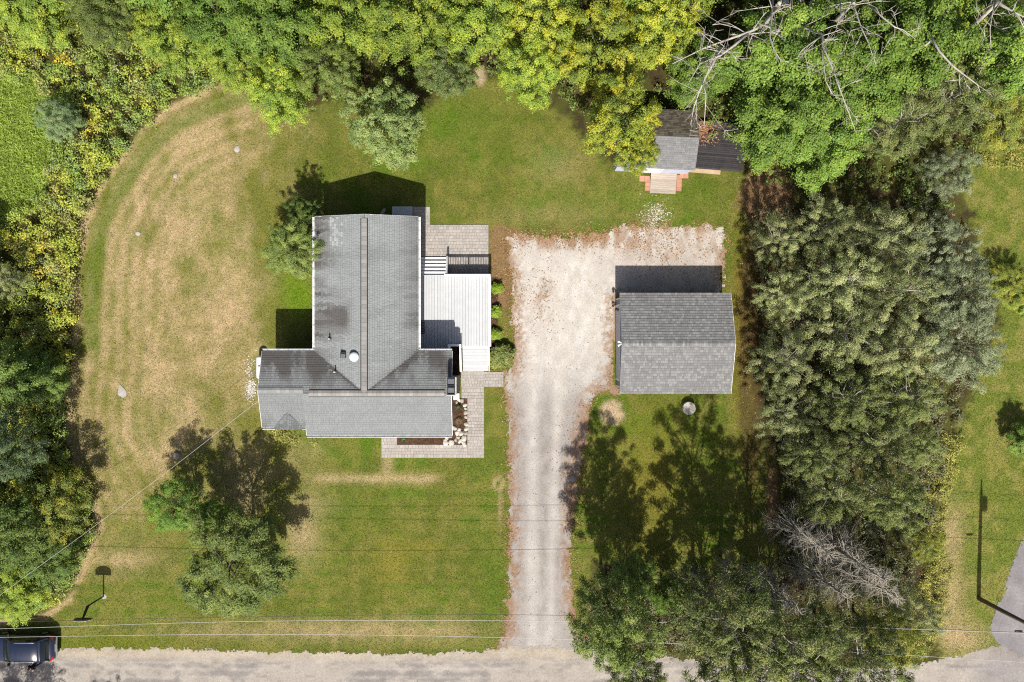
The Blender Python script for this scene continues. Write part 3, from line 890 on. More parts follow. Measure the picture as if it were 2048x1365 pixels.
me_cache = {}
x = DX0; bw = .1975; k = 0
while x < DX1 - .05:
    x1 = min(x + bw, DX1)
    y0 = (WYN - ov - .0) if x1 < NX else DY0
    m = MB(); m.box((x + .008, y0, DZ - .03), (x1 - .008, DY1, DZ + random.uniform(-.002, .002)))
    dp(m.build('board', M['deckboard'], deck)); x = x1
m = MB(); m.box((DX0, DY0 + .05, DZ - .3), (DX1 - .05, DY1 - .05, DZ - .032)); m.box((DX0, WYN - ov, DZ - .3), (NX, DY0 + .05, DZ - .032)); dp(m.build('joists', M['slate'], deck))
m = MB()
m.box((DX0, DY1 + .002, DZ - .28), (DX1 + .03, DY1 + .03, DZ - .01)); m.box((DX1 + .002, DY0, DZ - .28), (DX1 + .03, DY1 + .002, DZ - .01)); m.box((NX, DY0 - .03, DZ - .28), (DX1 + .03, DY0 - .002, DZ - .01))
dp(m.build('rim_board', M['decktrim'], deck))
for (x, y) in ((DX1 - .1, DY1 - .1), (DX1 - .1, DY0 + .1), (-4.5, DY1 - .1), (DX1 - .1, 2.1), (-4.5, DY0 + .1)):
    m = MB(); m.box((x - .07, y - .07, 0), (x + .07, y + .07, DZ - .3)); dp(m.build('support_post', M['decktrim'], deck))
m = MB()
n = 34
for q in range(n):
    y = DY0 + (DY1 - DY0) * q / n
    m.box((DX1 - .02, y + .005, .04), (DX1 - .002, y + (DY1 - DY0) / n - .005, DZ - .285))
n = 22
for q in range(n):
    xx = -4.6 + (DX1 + 4.6) * q / n
    m.box((xx + .005, DY1 - .02, .04), (xx + (DX1 + 4.6) / n - .005, DY1 - .002, DZ - .285))
o = dp(m.build('skirting', M['slate'], deck)); o['kind'] = 'stuff'
bal = MB(); bal.box((-.016, -.016, 0), (.016, .016, .74)); bal_me = bal.mesh('baluster', M['decktrim'])


def rail(a, b, top=.96, posts=3, cap=.15):
    """white railing run from a to b on the deck"""
    a = Vector(a); b = Vector(b); d = b - a; L = d.length; u = d.normalized(); z = Vector((0, 0, 1))
    m = MB(); m.bar(a - u * .07 + z * (top - .02), b + u * .07 + z * (top - .02), cap, .04); dp(m.build('top_rail', M['decktrim'], deck, bevel=.01))
    m = MB(); m.bar(a + z * .12, b + z * .12, .05, .07); dp(m.build('bottom_rail', M['decktrim'], deck))
    m = MB(); m.bar(a + z * (top - .09), b + z * (top - .09), .05, .07); dp(m.build('sub_rail', M['decktrim'], deck))
    for k in range(posts):
        p = a + d * (k / (posts - 1))
        m = MB(); m.box(p + Vector((-.055, -.055, -.25)), p + Vector((.055, .055, top - .04))); dp(m.build('post', M['decktrim'], deck))
    n = int(L / .115)
    for k in range(1, n):
        o = link('baluster', bal_me, deck); p = a + d * (k / n) + z * .15
        o.location = p - DL; o.scale = (1, 1, (top - .27) / .74)


SX = -4.63
rail((SX, DY1 - .06, DZ), (DX1 - .06, DY1 - .06, DZ), posts=3, cap=.19)
rail((DX1 - .06, DY1 - .25, DZ), (DX1 - .06, DY0 + .05, DZ), posts=4, cap=.17)
rail((NX + .02, DY0 + .06, DZ), (NX + .80, DY0 + .06, DZ), posts=2, cap=.14)
rail((NX + .02, DY0 - .08, DZ), (NX + .02, WYN - ov + .1, DZ), posts=2, cap=.14)
# north stairs: five treads with closed dark risers
nt = 5
for k in range(nt):
    z = DZ - (k + 1) * DZ / (nt + 1); y = DY1 + .035 + k * .268
    m = MB(); m.box((DX0 + .05, y, z - .04), (SX + .02, y + .262, z)); dp(m.build('tread', M['decktrim'], deck, bevel=.008))
    m = MB(); m.box((DX0 + .05, y + .23, max(0.01, z - .165)), (SX, y + .245, z - .042)); dp(m.build('riser', M['decktrim'], deck))
a = Vector((SX + .07, DY1 - .02, DZ + .92)); b = Vector((SX + .07, DY1 + nt * .268 + .02, .98))
m = MB(); m.bar(a, b, .13, .05); dp(m.build('stair_rail', M['decktrim'], deck, bevel=.01))
m = MB(); m.box((SX + .015, DY1 + nt * .268 - .08, 0), (SX + .125, DY1 + nt * .268 + .03, 1.0)); dp(m.build('newel_post', M['decktrim'], deck))
m = MB(); m.bar(Vector((SX + .07, DY1, DZ + .14)), Vector((SX + .07, DY1 + nt * .268, .2)), .05, .06); dp(m.build('stair_bottom_rail', M['decktrim'], deck))
m = MB(); m.bar(Vector((SX + .04, DY1 + .03, DZ - .18)), Vector((SX + .04, DY1 + nt * .268, .06)), .04, .28); dp(m.build('stringer', M['decktrim'], deck))
for k in range(1, 11):
    t = k / 11; y = DY1 + t * nt * .268
    o = link('baluster', bal_me, deck); o.location = Vector((SX + .07, y, DZ + .15 - t * .78)) - DL
# south steps down to the walk: wide treads of two boards each
SX0, SX1 = -3.49, -1.70
ns = 4
for k in range(ns):
    z = DZ - (k + 1) * DZ / (ns + 1); y1 = DY0 - .03 - k * .44
    for j in range(2):
        m = MB(); m.box((SX0, y1 - (j + 1) * .22 + .005, z - .035), (SX1, y1 - j * .22 - .004, z + random.uniform(-.002, .002))); dp(m.build('tread_board', M['deckboard'], deck))
    m = MB(); m.box((SX0 + .01, y1 - .43, max(.01, z - .2)), (SX1 - .01, y1 - .415, z - .037)); dp(m.build('riser', M['decktrim'], deck))
for (x, e) in ((SX0 - .10, 1.0), (SX1 + .07, .75)):
    a = Vector((x, DY0 - .02, DZ + .9)); L = ns * .44 * e; b = Vector((x, DY0 - L, DZ + .9 - .72 * e))
    m = MB(); m.bar(a, b, .13, .05); dp(m.build('stair_rail', M['decktrim'], deck, bevel=.01))
    m = MB(); m.box((x - .055, b.y - .05, 0), (x + .055, b.y + .06, b.z - .02)); dp(m.build('newel_post', M['decktrim'], deck))
    m = MB(); m.box((x - .055, a.y - .12, .02), (x + .055, a.y - .01, DZ + .86)); dp(m.build('newel_post', M['decktrim'], deck))
    m = MB(); m.bar(a - Vector((0, 0, .78)), b - Vector((0, 0, .74)), .05, .06); dp(m.build('stair_bottom_rail', M['decktrim'], deck))
    m = MB(); m.bar(Vector((x, DY0 - .03, DZ - .2)), Vector((x, DY0 - ns * .44, .08)), .04, .3); dp(m.build('stringer', M['decktrim'], deck))
    for k in range(1, int(9 * e)):
        t = k / (9 * e); p = a + (b - a) * t - Vector((0, 0, .76))
        o = link('baluster', bal_me, deck); o.location = p - DL
# openwork mat beside the door
m = MB(); mx, my = -6.42, .98
for k in range(9):
    m.bar((mx - .28, my - .44 + k * .11, DZ + .012), (mx + .28, my - .44 + k * .11, DZ + .012), .045, .016)
for k in range(6):
    m.bar((mx - .26 + k * .104, my - .46, DZ + .011), (mx - .26 + k * .104, my + .46, DZ + .011), .04, .012)
tag(m.build('door_mat', M['rubber']), 'black openwork rubber mat on the deck under the house eave', 'doormat')

# ------------------------------------------------------------------ paved patio and walk
def paved(name, rects, label, unit, top):
    """rects in ground px (x0,y0,x1,y1): bedding sheet plus single stones in running rows"""
    base = MB()
    stones = []
    r = random.Random(len(name))
    for (x0, y0, x1, y1) in rects:
        p0 = W(x0, y1); p1 = W(x1, y0)
        base.box((p0.x, p0.y, -.05), (p1.x, p1.y, top - .012))
        y = p0.y; row = 0
        while y < p1.y - .02:
            h = min(unit * r.choice((1, 1, 1, 1.25)), p1.y - y)
            if p1.y - y - h < .08: h = p1.y - y
            x = p0.x
            while x < p1.x - .02:
                w = unit * r.choice((.9, 1, 1, 1.0, 1.45)); 
                if row % 2 and x == p0.x: w *= .5
                w = min(w, p1.x - x)
                if p1.x - x - w < .09: w = p1.x - x
                stones.append((x + .010, y + .010, x + w - .010, y + h - .010)); x += w
            y += h; row += 1
    o = base.build(name, M['joint'])
    tag(o, label, kind='structure')
    m = MB(); c = .012
    m.add([(0, 0, -.03), (1, 0, -.03), (1, 1, -.03), (0, 1, -.03), (0, 0, -.008), (1, 0, -.008), (1, 1, -.008), (0, 1, -.008), (.05, .05, 0), (.95, .05, 0), (.95, .95, 0), (.05, .95, 0)],
          [(0, 1, 5, 4), (1, 2, 6, 5), (2, 3, 7, 6), (3, 0, 4, 7), (4, 5, 9, 8), (5, 6, 10, 9), (6, 7, 11, 10), (7, 4, 8, 11), (8, 9, 10, 11)])
    me = m.mesh('paver', M['paver'])
    r.shuffle(stones)
    rest = MB()
    for k, (a, b, cc, d) in enumerate(stones):
        z = top + r.uniform(-.004, .004)
        if k < 300:
            q = link('paver', me, o); q.location = (a, b, z); q.scale = (cc - a, d - b, 1)
        else:
            s = r.uniform(.86, 1.14); rest.col = (.415 * s, .378 * s, .345 * s); rest.box((a, b, z - .03), (cc, d, z))
    if rest.v:
        q = rest.build('paving_stones', M['paverstuff'], o, usecol=True); q['kind'] = 'stuff'
    return o


paved('patio', [(832, 450, 977, 552), (784, 414, 860, 450)], 'grey-beige paver patio at the foot of the deck stairs', .212, .045)
def zx(x): return 480 + x / 3.657
def zy(y): return 600 + y / 3.657
paved('walkway', [(922, 742, 968, 774), (968, 744, 1007, 774), (923, 774, 968, zy(720)), (zx(1663), zy(720), 968, zy(1155)), (zx(1035), zy(1060), zx(1663), zy(1155)), (zx(1035), 868, zx(1148), zy(1060))],
      'grey-beige paver walk bending around the planting bed', .212, .045)

# planting beds of mulch
def mulch_col(a, b):
    n = fbm(a / 4, b / 4, 61, 3); return A(96, 72, 56) * (.45 + 1.1 * n)[..., None]
def mulch_bed(name, rects, label):
    def mk(a, b):
        k = np.zeros(a.shape, bool)
        for (x0, y0, x1, y1) in rects: k |= (a > x0) & (a < x1) & (b > y0) & (b < y1)
        return k
    bx = [min(r[0] for r in rects), max(r[2] for r in rects), min(r[1] for r in rects), max(r[3] for r in rects)]
    o = cell_sheet(name, mk, bx, 2.0, .014, mulch_col, M['mulch'])
    V = np.zeros(len(o.data.vertices) * 3); o.data.vertices.foreach_get('co', V); V = V.reshape(-1, 3)
    V[:, 2] += .05 * fbm(V[:, 0] * 6, V[:, 1] * 6, 3, 2); o.data.vertices.foreach_set('co', V.ravel())
    tag(o, label, kind='structure')
mulch_bed('mulch_bed', [(905, zy(722), zx(1662), zy(1058)), (zx(1150), 864, 910, zy(1058))], 'brown mulch bed inside the bend of the walk')
mulch_bed('side_bed', [(902, 690, 922, 757)], 'narrow dark mulch bed between the wing and the steps')
mulch_bed('hedge_bed', [(980, 556, 997, 740)], 'dark earth bed along the deck')

# ------------------------------------------------------------------ garage
GZ, GR = 2.54, 3.80
GX0, GX1, GYN, GYS = 7.405, 14.985, 3.271, -3.596
GYR = (GYN + GYS) / 2
gar = empty('garage', (11.2, GYR, 0), 0, 'detached garage with a grey shingle gable roof beside the driveway', 'garage')
GL = Vector(gar.location)
def gp(o):
    o.location = -GL
    return o
m = MB(); m.box((7.44, -3.18, 0), (14.75, 2.96, GZ + .02)); gp(m.build('wall', M['gsiding'], gar))
m = MB(); tri(m, (7.44, -3.18, GZ + .02), (7.44, 2.96, GZ + .02), (7.44, GYR, GR - .15), (.12, 0, 0), 0); tri(m, (14.75, -3.18, GZ + .02), (14.75, 2.96, GZ + .02), (14.75, GYR, GR - .15), (-.12, 0, 0), 0); gp(m.build('gable', M['gsiding'], gar))
m = MB()
for k in range(17):
    z = .1 + k * .14
    m.box((7.425, 2.50, z), (7.442, 2.94, z + .128)); m.box((7.425, -3.16, z), (7.442, -2.72, z + .128)); m.box((14.748, -3.18, z), (14.765, 2.96, z + .128)); m.box((7.44, -3.196, z), (14.75, -3.178, z + .128)); m.box((7.44, 2.958, z), (14.75, 2.976, z + .128))
o = gp(m.build('siding', M['gsiding'], gar)); o['kind'] = 'stuff'
for (y0, y1) in ((2.90, 2.99), (-3.21, -3.12)):
    m = MB(); m.box((7.395, y0, 0), (7.425, y1, GZ)); gp(m.build('corner_board', M['whitetrim'], gar))
m = MB(); m.box((7.385, 2.42, 0), (7.44, 2.54, 2.30)); m.box((7.385, -2.76, 0), (7.44, -2.64, 2.30)); m.box((7.380, -2.76, 2.30), (7.44, 2.54, 2.42)); gp(m.build('door_trim', M['whitetrim'], gar))
gd = MB(); gd.box((7.405, -2.64, .02), (7.439, 2.42, 2.30)); gd = gp(gd.build('garage_door', M['gdoor'], gar))
for r_ in range(4):
    for c_ in range(8):
        m = MB(); y = -2.58 + c_ * .625; z = .08 + r_ * .565
        m.box((7.392, y + .05, z + .05), (7.404, y + .575, z + .5)); m.build('panel', M['gdoor'], gd)
for (pts) in ([(GX0, GYN, GZ), (GX0, GYR, GR), (GX1, GYR, GR), (GX1, GYN, GZ)], [(GX0, GYS, GZ), (GX1, GYS, GZ), (GX1, GYR, GR), (GX0, GYR, GR)]):
    gp(slab(gar, 'roof', pts, .13, M['roofdeck']))
def gcol(p, r):
    s = r.choice((.88, .94, .97, 1.0, 1.03, 1.07, 1.2, 1.26))
    return np.array((.220, .219, .218)) * s
LG = math.hypot(GYN - GYR, GR - GZ)
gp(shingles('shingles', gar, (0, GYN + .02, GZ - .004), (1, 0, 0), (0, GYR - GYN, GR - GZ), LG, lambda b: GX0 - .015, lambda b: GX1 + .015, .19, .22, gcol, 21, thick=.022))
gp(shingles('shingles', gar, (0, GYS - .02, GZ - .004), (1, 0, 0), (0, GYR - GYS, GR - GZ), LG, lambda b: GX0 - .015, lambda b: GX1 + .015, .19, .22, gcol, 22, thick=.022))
m = MB(); t = GX0 - .01; rv = random.Random(3)
while t < GX1:
    m.col = tuple(np.array((.21, .208, .206)) * rv.choice((.8, .9, 1, 1.1, 1.35))); t1 = min(t + .14, GX1 + .012)
    for s in (-1, 1):
        m.add([(t, GYR, GR + .035), (t1 - .004, GYR, GR + .03), (t1 - .004, GYR + s * .17, GR - .032), (t, GYR + s * .17, GR - .026), (t, GYR + s * .17, GR - .06), (t1 - .004, GYR + s * .17, GR - .06)], [(0, 1, 2, 3), (3, 2, 5, 4)])
    t = t1
o = gp(m.build('ridge_cap', M['ridgevent'], gar, usecol=True)); o['kind'] = 'stuff'
for (x, s) in ((GX0 - .02, -1), (GX1 + .02, 1)):
    for (ya, yb) in ((GYN, GYR), (GYS, GYR)):
        m = MB(); m.bar((x, ya, GZ - .08), (x, yb, GR - .08), .03, .15); gp(m.build('rake_board', M['gsiding' if s < 0 else 'whitetrim'], gar))
# carriage lamp and flood lamp
lp = empty('wall_lamp', (7.34, 2.18, 1.75), 0, 'small black lantern lamp beside the garage door', 'lamp')
m = MB(); m.lathe([(.03, .2), (.11, .16), (.12, .12), (.09, .12), (.07, -.12), (.03, -.16)], (-.1, 0, 0), 10); m.build('lantern', M['black'], lp)
m = MB(); m.box((.0, -.06, -.1), (.06, .06, .1)); m.bar((.03, 0, .1), (-.1, 0, .18), .03, .03); m.build('bracket', M['black'], lp)
fl = empty('flood_lamp', (7.36, GYR, 3.45), 0, 'white twin flood lamp under the garage gable peak', 'lamp')
m = MB(); m.box((-.02, -.1, -.07), (.07, .1, .07)); m.build('junction_box', M['whitetrim'], fl)
for s in (-1, 1):
    m = MB(); m.smooth = True; m.tube([(-.02, s * .05, .0), (-.12, s * .11, -.02), (-.2, s * .15, -.05)], [.03, .07, .085], 12); m.build('lamp_head', M['whitetrim'], fl)

# ------------------------------------------------------------------ shed, its ramp and lean-to
SHR = -.045
sh0 = W(1304, 293)
shed = empty('shed', (sh0.x, sh0.y, 0), SHR, 'lavender-blue garden shed with grey and dark brown shingle roof under the yellow tree', 'shed')
SW, SD = 2.7, 2.03
hx0, hx1 = -2.7, 2.68
m = MB(); m.box((hx0 + .1, -SD + .15, 0), (hx1 - .12, SD - .15, 2.25)); m.build('wall', M['shedwall'], shed)
m = MB(); tri(m, (hx1 - .12, -SD + .15, 2.25), (hx1 - .12, SD - .15, 2.25), (hx1 - .12, 0, 3.05), (-.1, 0, 0), 0); tri(m, (hx0 + .1, -SD + .15, 2.25), (hx0 + .1, SD - .15, 2.25), (hx0 + .1, 0, 3.05), (.1, 0, 0), 0); m.build('gable', M['shedwall'], shed)
m = MB()
for k in range(13):
    m.box((hx0 + .1, -SD + .136, .1 + k * .165), (hx1 - .12, -SD + .152, .25 + k * .165))
o = m.build('siding', M['shedwall'], shed); o['kind'] = 'stuff'
m = MB(); m.box((-.65, -SD + .10, .12), (.65, -SD + .14, 2.1)); dd = m.build('door', M['whitetrim'], shed)
m = MB(); m.tube([(.5, -SD + .1, 1.1), (.5, -SD + .04, 1.1)], .025, 8); m.build('handle', M['black'], dd)
for s in (-1, 1):
    slab(shed, 'roof', [(hx0, s * SD, 2.28), (hx1, s * SD, 2.28), (hx1, 0, 3.2), (hx0, 0, 3.2)], .1, M['roofdeck'])
def shcol(p, r):
    c = np.array((.225, .225, .228)) * r.uniform(.85, 1.12)
    if p.y > 0: c = np.array((.115, .10, .075)) * r.uniform(.6, 1.5)  # back slope shingles darker and browner than the front
    return c
LS_ = math.hypot(SD, .92)
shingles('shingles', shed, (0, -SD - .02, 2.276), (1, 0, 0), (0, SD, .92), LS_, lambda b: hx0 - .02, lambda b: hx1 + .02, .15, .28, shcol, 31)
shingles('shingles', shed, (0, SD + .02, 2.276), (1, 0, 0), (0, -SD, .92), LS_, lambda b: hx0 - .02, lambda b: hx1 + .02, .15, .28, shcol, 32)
ramp = empty('ramp', (W(1326, 366).x, W(1326, 366).y, 0), SHR, 'weathered plank ramp in front of the shed door', 'ramp')
for k in range(11):
    y = .78 - k * .142
    z = .26 - k * .018
    m = MB(); m.box((-.92, y - .136, z - .035), (.92, y, z)); m.build('plank', M['oldwood'], ramp)
for s in (-1, 1):
    m = MB(); m.bar((s * .85, .78, .18), (s * .85, -.78, .02), .06, .09); m.build('stringer', M['oldwood'], ramp)
for i, (px, py, w, h, lab) in enumerate(((1289, 358, .75, .42, 'pink paver stub at the left foot of the shed wall'), (1296, 370, .42, .85, 'salmon paver strip along the left side of the ramp'),
                                   (1358, 367, .38, 1.15, 'salmon paver strip along the right side of the ramp'), (1368, 352, .62, .38, 'pink paver stub right of the ramp by the shed wall'))):
    p = W(px, py); e = empty('paver_strip', (p.x, p.y, 0), SHR, lab, 'paver')
    nx, ny = max(1, round(w / .3)), max(1, round(h / .3))
    for a in range(nx):
        for b in range(ny):
            m = MB(); m.box((-w / 2 + a * w / nx + .006, -h / 2 + b * h / ny + .006, -.02), (-w / 2 + (a + 1) * w / nx - .006, -h / 2 + (b + 1) * h / ny - .006, .05 + random.uniform(-.004, .004))); m.build('paver', M['terracotta'], e)
lt0 = W(1438, 298)
lean = empty('lean_to', (lt0.x, lt0.y, 0), -.075, 'low black slatted platform against the right side of the shed', 'platform')
for k in range(24):
    y = -1.62 + k * .142
    m = MB(); m.box((-1.85, y, .42), (1.72, y + .125, .46 + random.uniform(0, .006))); m.build('slat', M['darkwood'], lean)
for x in (-1.7, 0, 1.6):
    m = MB(); m.box((x - .05, -1.6, .30), (x + .05, 1.75, .419)); m.build('bearer', M['darkwood'], lean)
for x in (-1.7, 1.6):
    for y in (-1.5, 1.6):
        m = MB(); m.box((x - .06, y - .06, 0), (x + .06, y + .06, .299)); m.build('foot', M['darkwood'], lean)
p = W(1408, 342); m = MB(); m.box((-1.15, -.19, 0), (1.15, .19, .16)); o = m.build('timber_edge', M['plywood'], bevel=.01); o.location = (p.x, p.y, 0); o.rotation_euler.z = -.085
tag(o, 'bare tan timber along the front of the black slatted platform', 'timber')
# ------------------------------------------------------------------ foliage
def unit(a):
    return a / np.maximum(np.linalg.norm(a, axis=-1, keepdims=True), 1e-9)


def leaf_mesh(name, P, N, S, C, rng, aspect=.62, mat='leaf', fold=.14):
    n = len(P)
    N = unit(N); t = unit(np.cross(N, rng.normal(size=(n, 3)))); b = np.cross(N, t)
    S = S[:, None]
    V = np.empty((n, 4, 3))
    V[:, 0] = P - t * S * .5; V[:, 2] = P + t * S * .5
    V[:, 1] = P + b * S * .5 * aspect - N * S * fold + t * S * .06; V[:, 3] = P - b * S * .5 * aspect - N * S * fold + t * S * .06
    F = np.arange(n * 4).reshape(n, 4)
    return mesh_np(name, V.reshape(-1, 3), F, np.repeat(C, 4, 0), M[mat])


SPEC = {
    # cols: light / mid / dull leaf tones (albedo); rc clump radius; nc clumps; nl leaves per clump; ls leaf size
    'maple': dict(cols=[(.225, .318, .050), (.160, .252, .038), (.112, .192, .034)], rc=.62, nc=145, nl=205, ls=.175, flat=.42, up=1.0, asp=.75),
    'lime':  dict(cols=[(.310, .365, .040), (.220, .295, .036), (.130, .205, .034)], rc=.52, nc=170, nl=165, ls=.155, flat=.5, up=.9, asp=.65),
    'ash':   dict(cols=[(.430, .405, .036), (.285, .330, .038), (.155, .218, .036)], rc=.46, nc=190, nl=140, ls=.19, flat=.55, up=.8, asp=.40),
    'grey':  dict(cols=[(.400, .418, .185), (.265, .296, .114), (.128, .155, .056)], rc=.50, nc=100, nl=190, ls=.13, flat=.75, up=.75, asp=.5, tight=1),
    'fresh': dict(cols=[(.205, .315, .045), (.145, .245, .034), (.100, .180, .030)], rc=.50, nc=150, nl=150, ls=.15, flat=.55, up=.8, asp=.6),
    'olive': dict(cols=[(.232, .280, .066), (.162, .212, .048), (.108, .155, .036)], rc=.44, nc=190, nl=165, ls=.14, flat=.6, up=.8, asp=.5, tight=1),
    'silver': dict(cols=[(.340, .372, .215), (.240, .278, .150), (.150, .185, .095)], tight=1, rc=.42, nc=130, nl=165, ls=.14, flat=.8, up=.7, asp=.4),
    'willow': dict(cols=[(.285, .310, .098), (.200, .238, .070), (.125, .166, .048)], tight=1, rc=.48, nc=140, nl=180, ls=.15, flat=.65, up=.6, asp=.45),
    'dark':  dict(cols=[(.200, .275, .055), (.142, .212, .042), (.100, .160, .034)], rc=.50, nc=165, nl=135, ls=.16, flat=.55, up=.8, asp=.65),
    'teal':  dict(cols=[(.215, .285, .125), (.160, .225, .095), (.115, .170, .070)], rc=.45, nc=190, nl=110, ls=.15, flat=.6, up=.8, asp=.6),
    'round': dict(cols=[(.250, .300, .095), (.178, .232, .068), (.118, .170, .048)], rc=.40, nc=220, nl=110, ls=.15, flat=.6, up=.8, asp=.6),
    'brush': dict(cols=[(.400, .370, .045), (.270, .300, .045), (.180, .230, .045)], rc=.50, nc=120, nl=120, ls=.16, flat=.6, up=.8, asp=.5),
    'box':   dict(cols=[(.300, .400, .030), (.240, .340, .028), (.180, .280, .026)], rc=.13, nc=70, nl=110, ls=.075, flat=.8, up=.6, asp=.6),
}
R0, H0 = 4.0, 10.0


def crown_arrays(sp, seed, R=R0, zb=2.6, zt=H0, nc=None, squash=1.0, dense=1.0):
    s = SPEC[sp]; rng = np.random.default_rng(seed)
    nc = int((nc or s['nc']))
    th = rng.uniform(0, 2 * np.pi, nc); cp = rng.uniform(-.55, 1, nc)
    rad = .46 + .54 * rng.uniform(0, 1, nc) ** .55
    a = rng.uniform(0, 6.28, 4)
    lob = 1 + .08 * np.sin(2 * th + a[0]) + .09 * np.sin(3 * th + a[1]) + .09 * np.sin(5 * th + a[2]) + .06 * np.sin(8 * th + a[3])
    sp_ = np.sqrt(1 - np.clip(cp, -1, 1) ** 2) ** .8
    zc = zb + (zt - zb) * .42
    C0 = np.stack([R * lob * rad * sp_ * np.cos(th), R * lob * rad * sp_ * np.sin(th), zc + np.where(cp > 0, zt - zc, zc - zb) * cp * rad], -1)
    out = unit(C0 - np.array([0, 0, zc - 1]))
    rc = s['rc'] * rng.uniform(.6, 1.45, nc) * ((R / R0) ** .5 if R > 1.5 else 1)
    nl = np.maximum(8, (s['nl'] * dense * (rc / s['rc']) ** 1.6)).astype(int)
    ci = np.repeat(np.arange(nc), nl); n = len(ci)
    d = unit(rng.normal(size=(n, 3))); d[:, 2] = np.where(rng.random(n) < .72, np.abs(d[:, 2]), d[:, 2])
    r = rng.uniform(0, 1, n) ** .42
    if s.get('tight'): r = rng.uniform(0, 1, n) ** .5
    r = np.where(rng.random(n) < (.03 if s.get('tight') else .10), rng.uniform(1, 1.55, n), r)
    off = d * (r * rc[ci])[:, None]
    # clumps are drawn out along their branch, each by its own amount
    ax = unit(np.stack([np.cos(th + rng.normal(0, .5, nc)), np.sin(th + rng.normal(0, .5, nc)), rng.normal(.1, .2, nc)], -1))[ci]
    st = rng.uniform(.05, .95, nc)[ci]
    off = off * (1 - .22 * st)[:, None] + ax * ((off * ax).sum(1) * st)[:, None]
    off[:, 2] *= s['flat']
    off[:, 2] -= .22 * (np.hypot(off[:, 0], off[:, 1]) / rc[ci]) ** 2 * rc[ci]
    P = C0[ci] + off
    N = d * .55 + out[ci] * .35 + np.array([0, -.12, s['up']]) + rng.normal(size=(n, 3)) * .42
    S = s['ls'] * rng.uniform(.65, 1.35, n)
    tone = np.clip(rng.normal(.45, .30, nc)[ci] + rng.normal(0, .16, n), 0, 1)
    cols = np.array(s['cols'])
    C = np.where(tone[:, None] < .5, cols[2] + (cols[1] - cols[2]) * (tone[:, None] * 2), cols[1] + (cols[0] - cols[1]) * (tone[:, None] * 2 - 1))
    C = C * rng.uniform(.8, 1.2, (n, 1)) * (1 + rng.normal(0, .05, (n, 3)))
    # inner sparse filling leaves
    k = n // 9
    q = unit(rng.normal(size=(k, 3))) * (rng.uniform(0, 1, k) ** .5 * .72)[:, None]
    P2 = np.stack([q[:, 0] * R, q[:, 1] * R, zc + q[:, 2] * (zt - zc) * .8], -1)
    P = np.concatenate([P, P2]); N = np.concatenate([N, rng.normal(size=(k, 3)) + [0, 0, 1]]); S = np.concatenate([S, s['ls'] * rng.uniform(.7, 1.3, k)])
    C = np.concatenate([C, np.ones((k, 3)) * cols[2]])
    return P, N, S, np.clip(C, .004, 1), rng, C0, zc


def trunk_mesh(seed, C0, zc, zt, r=.19, nlimb=12, twigs=0, bark='bark'):
    rng = random.Random(seed); m = MB(); m.smooth = True
    top = Vector((rng.uniform(-.3, .3), rng.uniform(-.3, .3), zt * .82))
    pts = [Vector((0, 0, -.15)), Vector((0, 0, .25))]
    for k in range(1, 6):
        t = k / 5; pts.append(Vector((top.x * t + rng.uniform(-.1, .1), top.y * t + rng.uniform(-.1, .1), .25 + (top.z - .25) * t)))
    m.tube(pts, [r * 1.5, r * 1.1] + [r * (1 - .82 * k / 5) for k in range(1, 6)], 9)
    ids = list(range(len(C0))); rng.shuffle(ids)
    for i in ids[:nlimb]:
        e = Vector(C0[i]); z = max(1.4, min(top.z - .6, e.z - rng.uniform(.8, 2.2) - .25 * math.hypot(e.x, e.y)))
        t = z / top.z; s = Vector((top.x * t, top.y * t, z)); mid = (s + e) / 2 + Vector((rng.uniform(-.25, .25), rng.uniform(-.25, .25), rng.uniform(-.1, .35)))
        m.tube([s, (s + mid) / 2 + Vector((0, 0, .1)), mid, (mid + e) / 2 + Vector((rng.uniform(-.15, .15), rng.uniform(-.15, .15), .05)), e], [r * .42, r * .33, r * .25, r * .16, r * .07], 6)
    for i in ids[nlimb:nlimb + twigs]:
        e = Vector(C0[i]); o = Vector((e.x, e.y, 0)).normalized() * rng.uniform(.5, 1.1) + Vector((0, 0, rng.uniform(.1, .6)))
        b = e - o * 1.1
        m.tube([b, (b + e + o) / 2 + Vector((rng.uniform(-.1, .1), rng.uniform(-.1, .1), 0)), e + o], [.03, .022, .008], 4)
    return m.mesh('trunk', M[bark])


VAR = {}
def variant(sp, v):
    key = (sp, v)
    if key not in VAR:
        seed = sum(map(ord, sp)) * 13 + v * 101
        dense = {'willow': 1.0}.get(sp, 1.0)
        P, N, S, C, rng, C0, zc = crown_arrays(sp, seed, dense=dense)
        cm = leaf_mesh('crown', P, N, S, C, rng, SPEC[sp]['asp'])
        tm = trunk_mesh(seed + 1, C0, zc, H0, twigs={'willow': 70, 'grey': 26, 'ash': 10}.get(sp, 6), nlimb=18 if sp == 'willow' else 12, bark='deadwood' if sp in ('willow', 'grey') else 'bark')
        VAR[key] = (cm, tm)
    return VAR[key]


def tree(name, sp, v, cx, cy, rpx, h, label, group=None, base=None, cat='tree'):
    """cx,cy: where the crown's middle shows in the photograph, at its height; rpx its radius there"""
    hc = h * .55
    p = W(cx, cy, hc)
    R = rpx / PPM * (CAM_H - hc) / CAM_H
    o = empty(name, (p.x, p.y, 0), random.uniform(0, 6.28), label, cat, group)
    cm, tm = variant(sp, v)
    sc = (R / R0 / 1.08, R / R0 / 1.08, h / H0)
    for nm, me in (('crown', cm), ('trunk', tm)):
        q = link(nm, me, o); q.scale = sc
    return o


